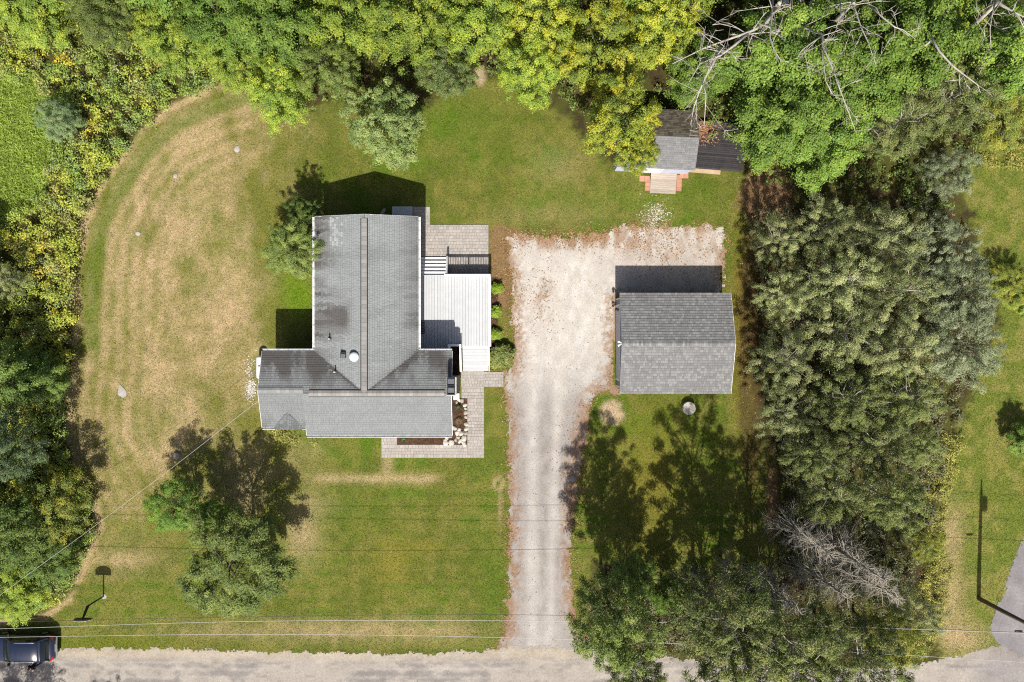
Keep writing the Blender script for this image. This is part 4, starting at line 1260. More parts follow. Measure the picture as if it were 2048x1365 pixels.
TOP = 'trees of the wood along the top edge'
RIGHT = 'grey-green trees of the grove beside the garage'
ROADT = 'roadside trees at the bottom right'
TREES = [
    # --- wood along the top edge, from left to right
    ('maple_tree', 'lime', 0, 70, 20, 72, 6.1, 'yellow-green tree in the very top left corner', TOP),
    ('maple_tree', 'olive', 0, 215, 25, 77, 7.6, 'mid-green tree on the top edge above the brushy corner', TOP),
    ('maple_tree', 'lime', 1, 345, 70, 71, 6.8, 'yellow-green tree behind the top of the dry lawn', TOP),
    ('maple_tree', 'fresh', 0, 445, 40, 90, 7.6, 'green maple on the top edge left of the bright tongue of foliage', TOP),
    ('maple_tree', 'lime', 0, 470, 130, 54, 6.0, 'small lime-green tree at the lawn corner below the top wood', TOP),
    ('maple_tree', 'maple', 1, 565, 65, 84, 9.3, 'deep green maple on the top edge above the bright tongue of foliage', TOP),
    ('maple_tree', 'lime', 1, 565, 185, 69, 7.6, 'bright lime tree whose foliage tongue hangs over the lawn', TOP),
    ('maple_tree', 'olive', 1, 655, 135, 67, 7.4, 'green maple left of the dark gap behind the round tree', TOP),
    ('maple_tree', 'lime', 0, 690, 40, 82, 8.5, 'glowing yellow-green tree on the top edge left of centre', TOP),
    ('maple_tree', 'lime', 1, 830, 55, 90, 11.0, 'glowing yellow-green tree on the top edge straight above the round tree', TOP),
    ('maple_tree', 'round', 0, 900, 140, 60, 7.4, 'grey-green maple at the lawn edge right of the dark gap', TOP),
    ('maple_tree', 'lime', 0, 960, 40, 80, 10.4, 'yellow-green tree on the top edge just left of the golden ashes', TOP),
    ('ash_tree', 'ash', 0, 1080, 50, 81, 10.0, 'golden ash on the top edge nearest the centre', TOP),
    ('ash_tree', 'lime', 1, 1060, 150, 64, 9.3, 'yellow-green young ash leaning over the north lawn', TOP),
    ('ash_tree', 'ash', 1, 1200, 110, 93, 9.3, 'big golden ash in the middle of the yellow trees', TOP),
    ('ash_tree', 'ash', 0, 1320, 60, 78, 10.6, 'golden ash on the top edge left of the bare dead limbs', TOP),
    ('ash_tree', 'ash', 1, 1240, 240, 80, 10.6, 'yellow ash drooping over the left end of the shed', TOP),
    ('ash_tree', 'ash', 0, 1275, 310, 41, 7.1, 'small yellow ash beside the shed ramp', TOP),
    ('maple_tree', 'maple', 0, 1395, 150, 59, 8.4, 'green maple between the golden ash and the dead limbs', TOP),
    ('maple_tree', 'maple', 1, 1545, 130, 99, 12.6, 'tall green maple beneath the bare grey limbs', TOP),
    ('maple_tree', 'maple', 0, 1556, 252, 84, 11.4, 'broad green maple overhanging the black slatted platform', TOP),
    ('maple_tree', 'maple', 1, 1640, 290, 78, 9.4, 'green maple with ragged lower edge above the dark grove', TOP),
    ('maple_tree', 'maple', 0, 1700, 165, 96, 10.7, 'large green maple crossed by a long bare limb', TOP),
    ('maple_tree', 'maple', 1, 1820, 95, 96, 13.1, 'green maple on the top right beside the lying grey trunk', TOP),
    ('maple_tree', 'maple', 0, 1680, 30, 69, 9.9, 'green maple on the top edge between the dead trees', TOP),
    ('maple_tree', 'willow', 0, 1900, 200, 80, 9.8, 'olive-green tree above the neighbour lawn', TOP),
    ('maple_tree', 'lime', 1, 1890, 70, 52, 9.3, 'small yellow-green tree in the top right wood', TOP),
    ('maple_tree', 'maple', 1, 2000, 110, 85, 13.2, 'green tree in the top right corner with bare twigs over it', TOP),
    ('maple_tree', 'brush', 0, 2010, 235, 62, 5.6, 'yellowish low tree at the top of the neighbour lawn', TOP),
    ('maple_tree', 'willow', 1, 1790, 250, 73, 7.6, 'dull green tree at the shadowed upper edge of the grove', TOP),
    # --- single trees on the lawn
    ('round_tree', 'round', 0, 768, 248, 84, 6.8, 'rounded grey-green tree standing alone on the north lawn', None),
    ('side_tree', 'olive', 0, 592, 498, 64, 5.2, 'dark green tree tucked against the west eave of the house', None),
    ('side_tree', 'dark', 0, 604, 424, 34, 4.4, 'small dark tree behind the tree at the west eave', None),
    ('lawn_tree', 'fresh', 0, 358, 1012, 58, 5.6, 'dense green tree left of the pair on the front lawn', None),
    ('lawn_tree', 'olive', 1, 474, 1124, 114, 7.6, 'open olive-green tree in front on the front lawn', None),
    ('lawn_tree', 'fresh', 0, 424, 1032, 36, 5.0, 'small green tree between the two front lawn trees', None),
    # --- hedgerow at the left
    ('hedge_tree', 'dark', 0, 20, 760, 72, 7, 'dark tree on the left edge beside the dry lawn', None),
    ('hedge_tree', 'dark', 1, 85, 760, 52, 4.2, 'low dark tree bulging from the hedgerow onto the dry lawn', None),
    ('hedge_tree', 'teal', 0, 28, 900, 66, 9, 'blue-green tall tree on the left edge above the yellow shrub', None),
    ('hedge_tree', 'brush', 0, 118, 1010, 72, 5.5, 'yellow-flecked shrubby tree bulging toward the front lawn', None),
    ('hedge_tree', 'dark', 1, 25, 1060, 78, 8, 'dark green tree at the left edge level with the front lawn', None),
    ('hedge_tree', 'dark', 0, 105, 1120, 56, 4.6, 'green shrubby tree below the yellow-flecked one', None),
    ('hedge_tree', 'lime', 0, 30, 1185, 60, 3.6, 'bright green shrubby tree at the left edge above the parked car', None),
    ('hedge_tree', 'grey', 0, 15, 560, 40, 5, 'grey-green shrub on the left edge by the yellow brush', None),
    ('hedge_tree', 'teal', 0, 118, 240, 44, 4, 'blue-green shrub between the meadow and the dry lawn', None),
    # --- grove beside the garage
    ('grove_tree', 'grey', 0, 1551, 481, 49, 7.5, 'grey-green tree at the upper left corner of the grove', RIGHT),
    ('grove_tree', 'grey', 1, 1556, 594, 56, 8.4, 'grey-green tree just right of the garage roof', RIGHT),
    ('grove_tree', 'grey', 0, 1561, 723, 63, 9.3, 'grey-green tree level with the garage ridge right side', RIGHT),
    ('grove_tree', 'grey', 1, 1570, 822, 62, 7.8, 'grey-green tree off the lower right garage corner', RIGHT),
    ('grove_tree', 'grey', 1, 1647, 455, 64, 7.6, 'grey-green tree in the upper middle of the grove', RIGHT),
    ('grove_tree', 'grey', 0, 1666, 561, 72, 11.1, 'tall grey-green tree in the heart of the grove', RIGHT),
    ('grove_tree', 'grey', 1, 1673, 664, 77, 9.8, 'tall grey-green tree in the centre of the grove, right of the garage', RIGHT),
    ('grove_tree', 'willow', 0, 1684, 798, 71, 9.0, 'olive tree in the lower heart of the grove', RIGHT),
    ('grove_tree', 'grey', 0, 1765, 474, 67, 10.5, 'grey-green tree in the upper right part of the grove', RIGHT),
    ('grove_tree', 'grey', 1, 1781, 582, 76, 10.4, 'grey-green tree right of the grove centre', RIGHT),
    ('grove_tree', 'grey', 0, 1786, 698, 67, 9.8, 'grey-green tree right of the grove centre and below it', RIGHT),
    ('grove_tree', 'willow', 1, 1801, 795, 65, 7.7, 'olive tree at the right side of the grove', RIGHT),
    ('spruce_tree', 'silver', 0, 1878, 498, 66, 7.7, 'pale silvery tree on the upper right flank of the grove', RIGHT),
    ('spruce_tree', 'silver', 0, 1911, 588, 76, 8.2, 'pale silvery tree on the right flank of the grove', RIGHT),
    ('spruce_tree', 'silver', 0, 1913, 686, 92, 7.2, 'pale silvery tree bulging furthest onto the neighbour lawn', RIGHT),
    ('spruce_tree', 'silver', 0, 1891, 348, 57, 5.8, 'pale shrubby tree north of the grove by the neighbour lawn', RIGHT),
    ('grove_tree', 'willow', 0, 1617, 903, 58, 9.6, 'olive tree on the lower left side of the grove', RIGHT),
    ('grove_tree', 'willow', 1, 1738, 882, 66, 7.8, 'olive tree in the lower middle of the grove', RIGHT),
    ('grove_tree', 'willow', 0, 1829, 890, 49, 6.8, 'thin olive tree at the lower right of the grove', RIGHT),
    ('grove_tree', 'willow', 1, 1649, 985, 66, 8.3, 'olive tree above the bare twiggy trees', RIGHT),
    ('grove_tree', 'willow', 0, 1771, 992, 67, 10.5, 'broad olive tree above the bare twiggy trees on the right', RIGHT),
    ('grove_tree', 'brush', 0, 1851, 1087, 34, 4.2, 'yellowish shrubby tree at the lower right tip of the grove', RIGHT),
    # --- trees along the road
    ('roadside_tree', 'olive', 0, 1228, 1235, 92, 14, 'first roadside tree right of the driveway mouth', ROADT),
    ('roadside_tree', 'dark', 1, 1268, 1150, 46, 6.5, 'bright green small tree behind the first roadside tree', ROADT),
    ('roadside_tree', 'maple', 0, 1335, 1190, 34, 5, 'small fresh green tree in the gap between roadside trees', ROADT),
    ('roadside_tree', 'willow', 1, 1440, 1215, 104, 14.5, 'second roadside tree from the driveway mouth', ROADT),
    ('roadside_tree', 'willow', 0, 1455, 1330, 90, 13, 'roadside tree on the bottom edge below the second one', ROADT),
    ('roadside_tree', 'willow', 1, 1570, 1270, 96, 13.5, 'middle roadside tree below the bare twigs', ROADT),
    ('roadside_tree', 'willow', 0, 1600, 1345, 66, 12, 'roadside tree on the bottom edge right of the middle', ROADT),
    ('roadside_tree', 'willow', 1, 1700, 1300, 84, 12, 'olive roadside tree left of the yellow-green one', ROADT),
    ('roadside_tree', 'brush', 0, 1765, 1270, 62, 9, 'yellow-green tree at the end of the roadside row', ROADT),
    ('roadside_tree', 'grey', 0, 1820, 1215, 54, 8, 'grey tree closing the roadside row toward the neighbour drive', ROADT),
    ('roadside_tree', 'willow', 0, 1265, 1330, 62, 12, 'lower roadside tree on the bottom edge by the driveway mouth', ROADT),
]
vv = {}
for (nm, sp, v, cx, cy, r, h, lab, grp) in TREES:
    tree(nm, sp, v, cx, cy, r, h, lab, grp)
p = W(2035, 890)
tree('shrub', 'maple', 1, 2048, 882, 34, 2.6, 'lone dark shrub on the right edge of the neighbour lawn', None, cat='shrub')
tree('shrub', 'brush', 0, 2022, 570, 44, 2.6, 'yellow-green shrub on the neighbour lawn right of the grove', None, cat='shrub')
tree('shrub', 'lime', 1, 2050, 600, 34, 2.2, 'second yellow-green shrub on the right edge', None, cat='shrub')

# a ring of further wood just outside the picture so that the place goes on
def beyond(cx, cy, r, h, sp, v):
    tree('woodland_tree', sp, v, cx, cy, r, h, 'tree of the wood beyond the picture edge', 'trees beyond the picture edge')
for k in range(16):
    beyond(40 + k * 135 + random.uniform(-30, 30), -110 + random.uniform(-25, 25), 105, 11, ('maple', 'lime', 'maple')[k % 3], k % 2)
tree('woodland_tree', 'willow', 0, -60, 1700, 120, 12, 'tree south of the road beyond the picture edge', None)
tree('woodland_tree', 'willow', 1, 130, 1730, 90, 11, 'smaller tree south of the road beyond the picture edge', None)
for k in range(6):
    beyond(-110 + random.uniform(-20, 20), 560 + k * 120, 80, 8, 'dark', k % 2)

# clipped shrubs along the deck
def small_shrub(px, py, r, h, label, sp='box', n=70):
    p = W(px, py, h * .6)
    P, N, S, C, rng, C0, zc = crown_arrays(sp, int(px * 7 + py), R=r, zb=.02, zt=h, nc=n)
    o = empty('shrub', (p.x, p.y, 0), 0, label, 'shrub', 'shrubs in the bed along the deck')
    link('foliage', leaf_mesh('foliage', P, N, S, C, rng, .6), o)
    m = MB()
    for k in range(5): m.tube([(0, 0, 0), (math.cos(k * 1.3) * r * .4, math.sin(k * 1.3) * r * .4, h * .6)], [.02, .008], 5)
    m.build('stem', M['bark'], o)
small_shrub(993, 577, .30, .6, 'small lime-green round shrub nearest the patio end of the deck')
small_shrub(991, 623, .30, .6, 'small lime-green round shrub in the middle of the deck bed')
small_shrub(991, 669, .30, .6, 'small lime-green round shrub next to the large shrub')
SPEC['bigbox'] = dict(cols=[(.36, .37, .10), (.26, .30, .07), (.17, .22, .055)], rc=.18, nc=130, nl=110, ls=.10, flat=.7, up=.6, asp=.45)
small_shrub(1001, 713, .72, .9, 'large clipped green shrub beside the south steps', 'bigbox', 150)
# ------------------------------------------------------------------ undergrowth
def thicket(name, polys, dens, hfun, cfun, label, seed, ls=.15, nl=60, holes=()):
    rng = np.random.default_rng(seed)
    xs = [p[0] for q in polys for p in q]; ys = [p[1] for q in polys for p in q]
    area = (max(xs) - min(xs)) * (max(ys) - min(ys)) / 784
    n = int(area * dens)
    px = rng.uniform(min(xs), max(xs), n); py = rng.uniform(min(ys), max(ys), n)
    k = np.zeros(n, bool)
    for q in polys: k |= in_poly(px, py, q)
    for q in holes: k &= ~in_poly(px, py, q)
    px, py = px[k], py[k]; n = len(px)
    h = hfun(px, py) * rng.uniform(.5, 1.25, n); rc = rng.uniform(.22, .55, n)
    C0 = np.stack([(px - 1024) / 28, (682.5 - py) / 28, h], -1)
    # the hummock is seen at its height: shift so that its top shows over the mapped px
    C0[:, :2] *= ((CAM_H - h * .7) / CAM_H)[:, None]
    m = np.maximum(10, nl * (rc / .4) ** 1.5).astype(int)
    ci = np.repeat(np.arange(n), m); t = len(ci)
    d = unit(rng.normal(size=(t, 3))); d[:, 2] = np.abs(d[:, 2]) * np.where(rng.random(t) < .8, 1, -1.0)
    off = d * (rng.uniform(0, 1, t) ** .45 * rc[ci])[:, None]; off[:, 2] *= .7
    P = C0[ci] + off
    low = rng.random(t) < .25; P[low, 2] *= rng.uniform(.1, .8, low.sum())
    P[:, 2] = np.maximum(P[:, 2], .03)
    N = d * .6 + np.array([0, -.1, .75]) + rng.normal(size=(t, 3)) * .45
    C = cfun(px, py, rng)[ci] * rng.uniform(.7, 1.3, (t, 1)) * (1 + rng.normal(0, .06, (t, 3)))
    me = leaf_mesh(name, P, N, ls * rng.uniform(.6, 1.4, t), np.clip(C, .004, 1), rng, .45)
    return tag(link(name, me), label, kind='stuff')


BRUSH = [(-40, -30), (480, -30), (470, 165), (430, 172), (398, 186), (338, 214), (286, 254), (236, 316), (196, 376), (164, 446), (150, 546), (146, 650), (146, 716), (136, 790), (134, 870),
         (144, 920), (184, 1000), (190, 1060), (160, 1130), (132, 1195), (86, 1226), (-40, 1240)]
MEAD2 = [(-60, 150), (60, 160), (100, 205), (106, 300), (84, 390), (26, 430), (-60, 470)]


def brush_col(px, py, rng):
    n = fbm(px / 40, py / 40, 5, 4); n2 = fbm(px / 14, py / 14, 6, 3)
    g = np.array([(.195, .270, .052)]) * np.ones((len(px), 1)); yel = np.array((.345, .365, .050)); gold = np.array((.62, .46, .03)); drab = np.array((.27, .25, .11)); blue = np.array((.16, .215, .10))
    mix = lambda a, b, t: a + (b - a) * np.clip(t, 0, 1)[:, None]
    c = mix(g, yel, sstep(.42, .66, n) * .9)
    c = mix(c, yel, .6 * sstep(350, 480, py) * sstep(760, 700, py))
    c = mix(c, blue, sstep(.56, .7, n2) * .6)
    c = mix(c, drab, sstep(.6, .75, fbm(px / 20, py / 20, 9, 3)) * .7)
    for b in ((190, 220, 14, 10), (200, 250, 20, 14), (180, 265, 14, 16), (120, 120, 40, 24), (130, 150, 20, 20), (60, 485, 40, 20), (100, 540, 30, 30), (120, 640, 18, 40)):
        c = mix(c, gold, blob(px, py, *b) * .8 * (rng.random(len(px)) < .4))
    return c


thicket('hedgerow_brush', [BRUSH], 5.6, lambda a, b: .35 + 1.5 * fbm(a / 50, b / 50, 8, 3), brush_col, 'tangled yellow-green brush and goldenrod filling the hedgerow at the left', 61, nl=52, holes=[MEAD2])
UNDER_N = [(455, -40), (2090, -40), (2090, 310), (1960, 300), (1900, 420), (1740, 400), (1500, 360), (1480, 320), (1330, 210), (1180, 240), (1040, 180), (960, 150), (850, 200), (760, 160), (660, 205), (560, 230), (500, 170)]
thicket('understory', [UNDER_N], 1.5, lambda a, b: .3 + 1.4 * fbm(a / 50, b / 50, 18, 3),
        lambda a, b, r: np.array((.15, .21, .045)) * (.6 + .8 * fbm(a / 20, b / 20, 4, 3))[:, None], 'low leafy understory beneath the wood along the top', 62, nl=44, ls=.18)
UNDER_E = [(1500, 420), (1900, 400), (1985, 560), (1985, 720), (1900, 880), (1860, 1060), (1800, 1270), (1560, 1330), (1380, 1320), (1190, 1290), (1170, 1180), (1300, 1130), (1540, 1140), (1580, 980), (1530, 800)]
thicket('grove_understory', [UNDER_E], 3.2, lambda a, b: .25 + 1.0 * fbm(a / 40, b / 40, 28, 3),
        lambda a, b, r: np.array((.19, .20, .095)) * (.5 + 1.0 * fbm(a / 16, b / 16, 14, 3))[:, None], 'dull green undergrowth beneath the grove and roadside trees', 63, nl=40, ls=.15)
thicket('edge_weeds', [[(1880, 880), (1930, 860), (1905, 960), (1880, 1120), (1840, 1110), (1850, 960)], [(1780, 1270), (1880, 1100), (1905, 1130), (1890, 1230), (1860, 1310), (1780, 1320)], [(1960, 300), (2060, 290), (2060, 330), (1965, 340)], [(530, 858), (620, 858), (650, 885), (560, 882)]], 6,
        lambda a, b: .15 + .35 * fbm(a / 20, b / 20, 38, 3), lambda a, b, r: np.array((.38, .36, .085)) * (.6 + .7 * fbm(a / 12, b / 12, 24, 3))[:, None], 'pale yellowish weeds on the lawn edge and by the house corner', 64, nl=46, ls=.12)
# meadow grass blades
rng = np.random.default_rng(77)
n = 26000
gx_ = rng.uniform(-60, 112, n); gy_ = rng.uniform(140, 500, n); k = in_poly(gx_, gy_, MEADOW) ; gx_, gy_ = gx_[k], gy_[k]; n = len(gx_)
P = np.stack([(gx_ - 1024) / 28, (682.5 - gy_) / 28, rng.uniform(.05, .4, n)], -1)
C = np.array((.25, .33, .055)) * (.6 + .8 * fbm(gx_ / 18, gy_ / 18, 2, 3))[:, None] * rng.uniform(.75, 1.25, (n, 1))
me = leaf_mesh('meadow_grass', P, rng.normal(size=(n, 3)) + [.2, -.3, .9], rng.uniform(.15, .32, n), C, rng, .16, 'grasstuft')
tag(link('meadow_grass', me), 'tall bright green grass of the strip at the far left', kind='stuff')


# mown-grass tufts catching light all over the lawns
def tufts(name, polys, n, label, seed, holes):
    rng = np.random.default_rng(seed)
    xs = [p[0] for q in polys for p in q]; ys = [p[1] for q in polys for p in q]
    a = rng.uniform(max(min(xs), -60), min(max(xs), 2110), n); b = rng.uniform(max(min(ys), -40), min(max(ys), 1400), n)
    k = np.zeros(n, bool)
    for q in polys: k |= in_poly(a, b, q)
    for q in holes: k &= ~in_poly(a, b, q)
    a, b = a[k], b[k]; n = len(a)
    C = ground_colour(a, b) * rng.uniform(.72, 1.5, (n, 1))
    P = np.stack([(a - 1024) / 28, (682.5 - b) / 28, rng.uniform(.012, .03, n)], -1)
    me = leaf_mesh(name, P, rng.normal(size=(n, 3)) * .3 + [0, 0, 1], rng.uniform(.06, .16, n), C, rng, .3, 'grasstuft', fold=.05)
    tag(link(name, me), label, kind='stuff')


HOUSE_PX = [(500, 690), (625, 690), (640, 440), (1010, 440), (1010, 920), (760, 920), (760, 870), (515, 850)]
GAR_PX = [(1225, 595), (1440, 595), (1440, 775), (1225, 775)]
tufts('lawn_grass', [LAWN_MAIN], 250000, 'short mown grass of the lawn around the house', 91, [DRIVE, HOUSE_PX, GAR_PX, ROAD])
tufts('neighbour_grass', [LAWN_EAST], 60000, 'short mown grass of the neighbour lawn', 92, [ROAD, NEIGH])

# fallen leaves and loose stones
def litter(name, n, sampler, cols, size, label, seed, z=.02):
    rng = np.random.default_rng(seed)
    a, b = sampler(rng, n); n = len(a)
    P = np.stack([(a - 1024) / 28, (682.5 - b) / 28, z + rng.uniform(0, .02, n)], -1)
    C = np.array(cols)[rng.integers(0, len(cols), n)] * rng.uniform(.7, 1.25, (n, 1))
    me = leaf_mesh(name, P, rng.normal(size=(n, 3)) * .35 + [0, 0, 1], rng.uniform(size[0], size[1], n), C, rng, .7, 'litter')
    tag(link(name, me), label, kind='stuff')


def samp_edge(rng, n):
    a = rng.uniform(980, 1470, n); b = rng.uniform(440, 1300, n)
    sd = poly_sd(a, b, DRIVE)
    w = np.exp(-(sd / 11) ** 2) * .75 + .012 * (sd > 0) + .8 * (blob(a, b, 1003, 545, 24, 90) + blob(a, b, 1160, 478, 150, 18) + .5 * blob(a, b, 1350, 500, 90, 40) + .5 * blob(a, b, 1085, 590, 24, 60) + .8 * blob(a, b, 1148, 930, 20, 90) + .7 * blob(a, b, 1530, 390, 50, 60))
    cl = fbm(a / 12, b / 12, 44, 3)
    k = (rng.random(n) < w * sstep(.36, .6, cl)) & ~in_poly(a, b, GAR_PX) & ~((a < 985) & (b > 548) & (b < 750))
    return a[k], b[k]


litter('fallen_leaves', 100000, samp_edge, [(.30, .16, .075), (.36, .22, .11), (.24, .13, .07), (.42, .28, .13)], (.06, .13), 'brown fallen leaves scattered along the driveway edges', 101)
def samp_grove(rng, n):
    a = rng.uniform(1440, 1640, n); b = rng.uniform(330, 1120, n); k = rng.random(n) < (blob(a, b, 1530, 395, 60, 60) + .5 * blob(a, b, 1490, 700, 24, 300) + blob(a, b, 1545, 1010, 20, 90)) * sstep(.35, .6, fbm(a / 14, b / 14, 4, 3))
    return a[k], b[k]
litter('grove_leaves', 11000, samp_grove, [(.24, .165, .10), (.19, .135, .085), (.30, .22, .14)], (.06, .13), 'brown leaf litter along the shaded left edge of the grove', 102)
def samp_stone(rng, n):
    a = rng.uniform(0, 2048, n); b = rng.uniform(440, 1365, n); k = (poly_sd(a, b, DRIVE) > 2) | ((poly_sd(a, b, ROAD) > 0) & (rng.random(n) < .6))
    return a[k], b[k]
litter('loose_stones', 9000, samp_stone, [(.62, .58, .52), (.5, .46, .42), (.38, .34, .31), (.7, .66, .6)], (.04, .08), 'loose stone chips on the driveway and road', 103, z=.03)
def samp_west(rng, n):
    a = rng.normal(501, 5, n); b = np.where(rng.random(n) < .75, rng.normal(780, 9, n), rng.normal(745, 16, n)); return a, b
litter('white_gravel', 520, samp_west, [(.72, .68, .6), (.6, .56, .5)], (.06, .12), 'spill of white gravel in the grass by the propane tank', 104)
def samp_shed(rng, n):
    a = rng.normal(1312, 13, n); b = rng.normal(430, 13, n); return a, b
litter('pale_gravel', 350, samp_shed, [(.66, .6, .5), (.55, .5, .42)], (.06, .12), 'pale gravel scattered on the grass below the shed', 105)

def samp_plat(rng, n):
    a = rng.uniform(1392, 1450, n); b = rng.uniform(246, 300, n); k = rng.random(n) < blob(a, b, 1400, 258, 26, 24); return a[k], b[k]
litter('platform_leaves', 1500, samp_plat, [(.40, .19, .09), (.34, .17, .09), (.46, .26, .13)], (.07, .13), 'russet leaves fallen on the black slatted platform', 106, z=.475)
# ------------------------------------------------------------------ dead trees
def bare_limb(m, pts, r0, r1, rng, twig=1.0, n=7):
    """a bare limb through pts with side twigs that fork once more"""
    pts = [Vector(p) for p in pts]
    rad = [r0 + (r1 - r0) * i / (len(pts) - 1) for i in range(len(pts))]
    m.tube(pts, rad, n)
    for i in range(len(pts) - 1):
        a, b = pts[i], pts[i + 1]; d = (b - a); L = d.length; d.normalize()
        for k in range(max(1, int(L * 2.4 * twig))):
            p = a + d * rng.uniform(0, L)
            s = Vector((rng.uniform(-1, 1), rng.uniform(-1, 1), rng.uniform(-.25, .55))).normalized()
            q = (s + d * .55).normalized(); l = rng.uniform(.6, 2.0) * twig
            bend = Vector((rng.uniform(-.3, .3), rng.uniform(-.3, .3), rng.uniform(-.2, .2)))
            e = p + q * l + bend * l * .5; mid = p + q * l * .5 + bend * l * .1
            rt = min(rad[i] * .45, .04)
            m.tube([p, mid, e], [rt, rt * .7, .007], 4, caps=False)
            for j in range(3):
                t = rng.uniform(.3, .95); c = p + (e - p) * t
                f = c + (q + Vector((rng.uniform(-.9, .9), rng.uniform(-.9, .9), rng.uniform(-.3, .5)))).normalized() * l * rng.uniform(.25, .5)
                m.tube([c, f], [.018, .006], 3, caps=False)


def dead_tree(name, base, top, limbs, label, r=.22, seed=1, twig=1.0):
    rng = random.Random(seed)
    b = W(base[0], base[1], 0); o = empty(name, b, 0, label, 'dead tree')
    m = MB(); m.smooth = True
    t = W(*top)
    m.tube([Vector((0, 0, -.1)), (t - b) * .4 + Vector((.1, 0, 0)), (t - b) * .75, t - b], [r * 1.3, r, r * .75, r * .4], 9); m.build('trunk', M['deadwood'], o)
    for (pts, r0) in limbs:
        m = MB(); m.smooth = True
        bare_limb(m, [W(*p) - b for p in pts], r0 * 1.0, .014, rng, twig); m.build('limb', M['deadwood'], o)


dead_tree('dead_tree', (1480, 120), (1560, 5, 11), [
    ([(1553, 18, 10.5), (1530, 48, 11.2), (1505, 62, 11.6), (1460, 78, 12.2), (1410, 96, 12.6), (1345, 128, 12.8)], .13),
    ([(1500, 64, 11.6), (1470, 90, 12.4), (1440, 112, 13.0), (1400, 128, 13.2), (1378, 165, 13.4)], .09),
    ([(1440, 96, 12.3), (1426, 128, 12.9), (1408, 160, 13.0), (1397, 188, 13.0), (1388, 214, 12.6), (1381, 250, 12.0)], .09),
    ([(1405, 165, 13.0), (1412, 190, 13.1), (1410, 225, 12.8), (1408, 258, 12.2)], .04),
    ([(1546, -5, 11), (1543, 40, 12), (1540, 78, 12.8), (1548, 100, 13.2), (1562, 122, 13.3)], .08),
    ([(1425, 50, 12), (1440, 48, 12), (1474, 56, 12.2)], .03),
    ], 'bare grey dead tree sprawling toward the shed from the top edge', .26, 3)
dead_tree('dead_tree', (1500, 90), (1583, 20, 10), [
    ([(1566, -10, 9.5), (1580, 25, 10), (1588, 42, 10)], .24),
    ([(1586, 40, 10), (1612, 24, 10.6), (1628, 12, 11)], .17),
    ([(1585, 45, 10), (1615, 58, 10.8), (1645, 70, 12), (1646, 95, 12.8), (1662, 130, 13.3), (1680, 180, 13.5), (1697, 225, 13.3), (1711, 264, 12.8)], .085),
    ([(1644, 72, 12), (1625, 85, 12.6), (1604, 100, 13.0), (1594, 118, 13.2)], .05),
    ([(1646, 95, 12.8), (1648, 135, 13.2), (1652, 165, 13.3), (1665, 188, 13.3)], .035),
    ], 'bare forked trunk with one long pale limb reaching down the green maples', .25, 5)
dead_tree('dead_tree', (1620, 90), (1708, 6, 12), [
    ([(1700, -5, 11.5), (1712, 25, 12.2), (1722, 55, 12.8), (1736, 84, 13.2), (1752, 130, 13.3)], .06),
    ([(1722, 55, 12.8), (1702, 62, 13), (1698, 72, 13.1)], .03),
    ([(1740, 12, 12), (1765, 35, 12.6), (1790, 55, 13), (1806, 60, 13), (1830, 78, 13)], .06),
    ([(1680, 0, 12), (1682, 30, 12.6), (1672, 56, 13.0)], .035),
    ], 'thin bare dead tree on the top edge right of the forked trunk', .16, 7)
dead_tree('dead_tree', (1760, 150), (1866, 80, 12.3), [
    ([(1862, 74, 12.3), (1880, 105, 12.7), (1905, 132, 12.9), (1928, 150, 13), (1955, 170, 13), (1961, 186, 13)], .075),
    ([(1928, 150, 13), (1920, 160, 13.1), (1890, 163, 13.2)], .03),
    ], 'leaning grey snag lying over the crowns near the top right', .12, 9, .5)
dead_tree('dead_tree', (1860, 130), (1996, 6, 12.6), [
    ([(1985, -4, 12.2), (2005, 12, 12.8), (2028, 25, 13.2), (2060, 40, 13.4)], .12),
    ([(1990, 6, 12.5), (1984, 30, 13), (1980, 60, 13.3), (1982, 98, 13.4)], .05),
    ([(1984, 30, 13), (1968, 55, 13.3), (1970, 76, 13.3)], .03),
    ([(2026, 24, 13.2), (2040, 40, 13.4), (2050, 60, 13.4)], .05),
    ], 'bare grey dead tree in the top right corner', .18, 11)
# dead conifers: upright poles with whorls of brittle twigs
def dead_spruce(base, h, R, label, seed, n=150):
    rng = random.Random(seed); b = W(*base); o = empty('dead_conifer', b, 0, label, 'dead tree', 'bare twiggy conifers')
    lx, ly = rng.uniform(-.5, .5), rng.uniform(-.5, .5)
    at = lambda z: Vector((lx * z / h, ly * z / h, z))
    m = MB(); m.smooth = True; m.tube([at(-.1), at(h * .4), at(h * .8), at(h)], [.17, .12, .06, .015], 8); m.build('trunk', M['twigwood'], o)
    m = MB(); m.smooth = True
    for k in range(n):
        z = h * (.12 + .86 * (k / n)); t = rng.uniform(0, 6.283); L = R * (1 - .75 * (z / h)) * rng.uniform(.55, 1.15)
        d = Vector((math.cos(t), math.sin(t), rng.uniform(-.05, .35))); p = at(z); e = p + d * L + Vector((0, 0, -.12 * L)); mid = p + d * L * .5 + Vector((rng.uniform(-.1, .1), rng.uniform(-.1, .1), .06))
        m.tube([p, mid, e], [.03, .02, .006], 4, caps=False)
        for j in range(5):
            u = rng.uniform(.25, .95); c = p + (e - p) * u; s = rng.choice((-1, 1))
            f = c + (d + Vector((-d.y, d.x, 0)) * s * rng.uniform(.5, 1.1) + Vector((0, 0, rng.uniform(-.3, .3)))) * L * rng.uniform(.12, .28)
            m.tube([c, f], [.012, .004], 3, caps=False)
    m.build('twigs', M['twigwood'], o)
dead_spruce((1560, 1040), 11.0, 2.4, 'dead conifer with bare grey twigs below the grove, upper left one', 21)
dead_spruce((1618, 1062), 12.0, 2.6, 'dead conifer with bare grey twigs below the grove, middle one', 22, 130)
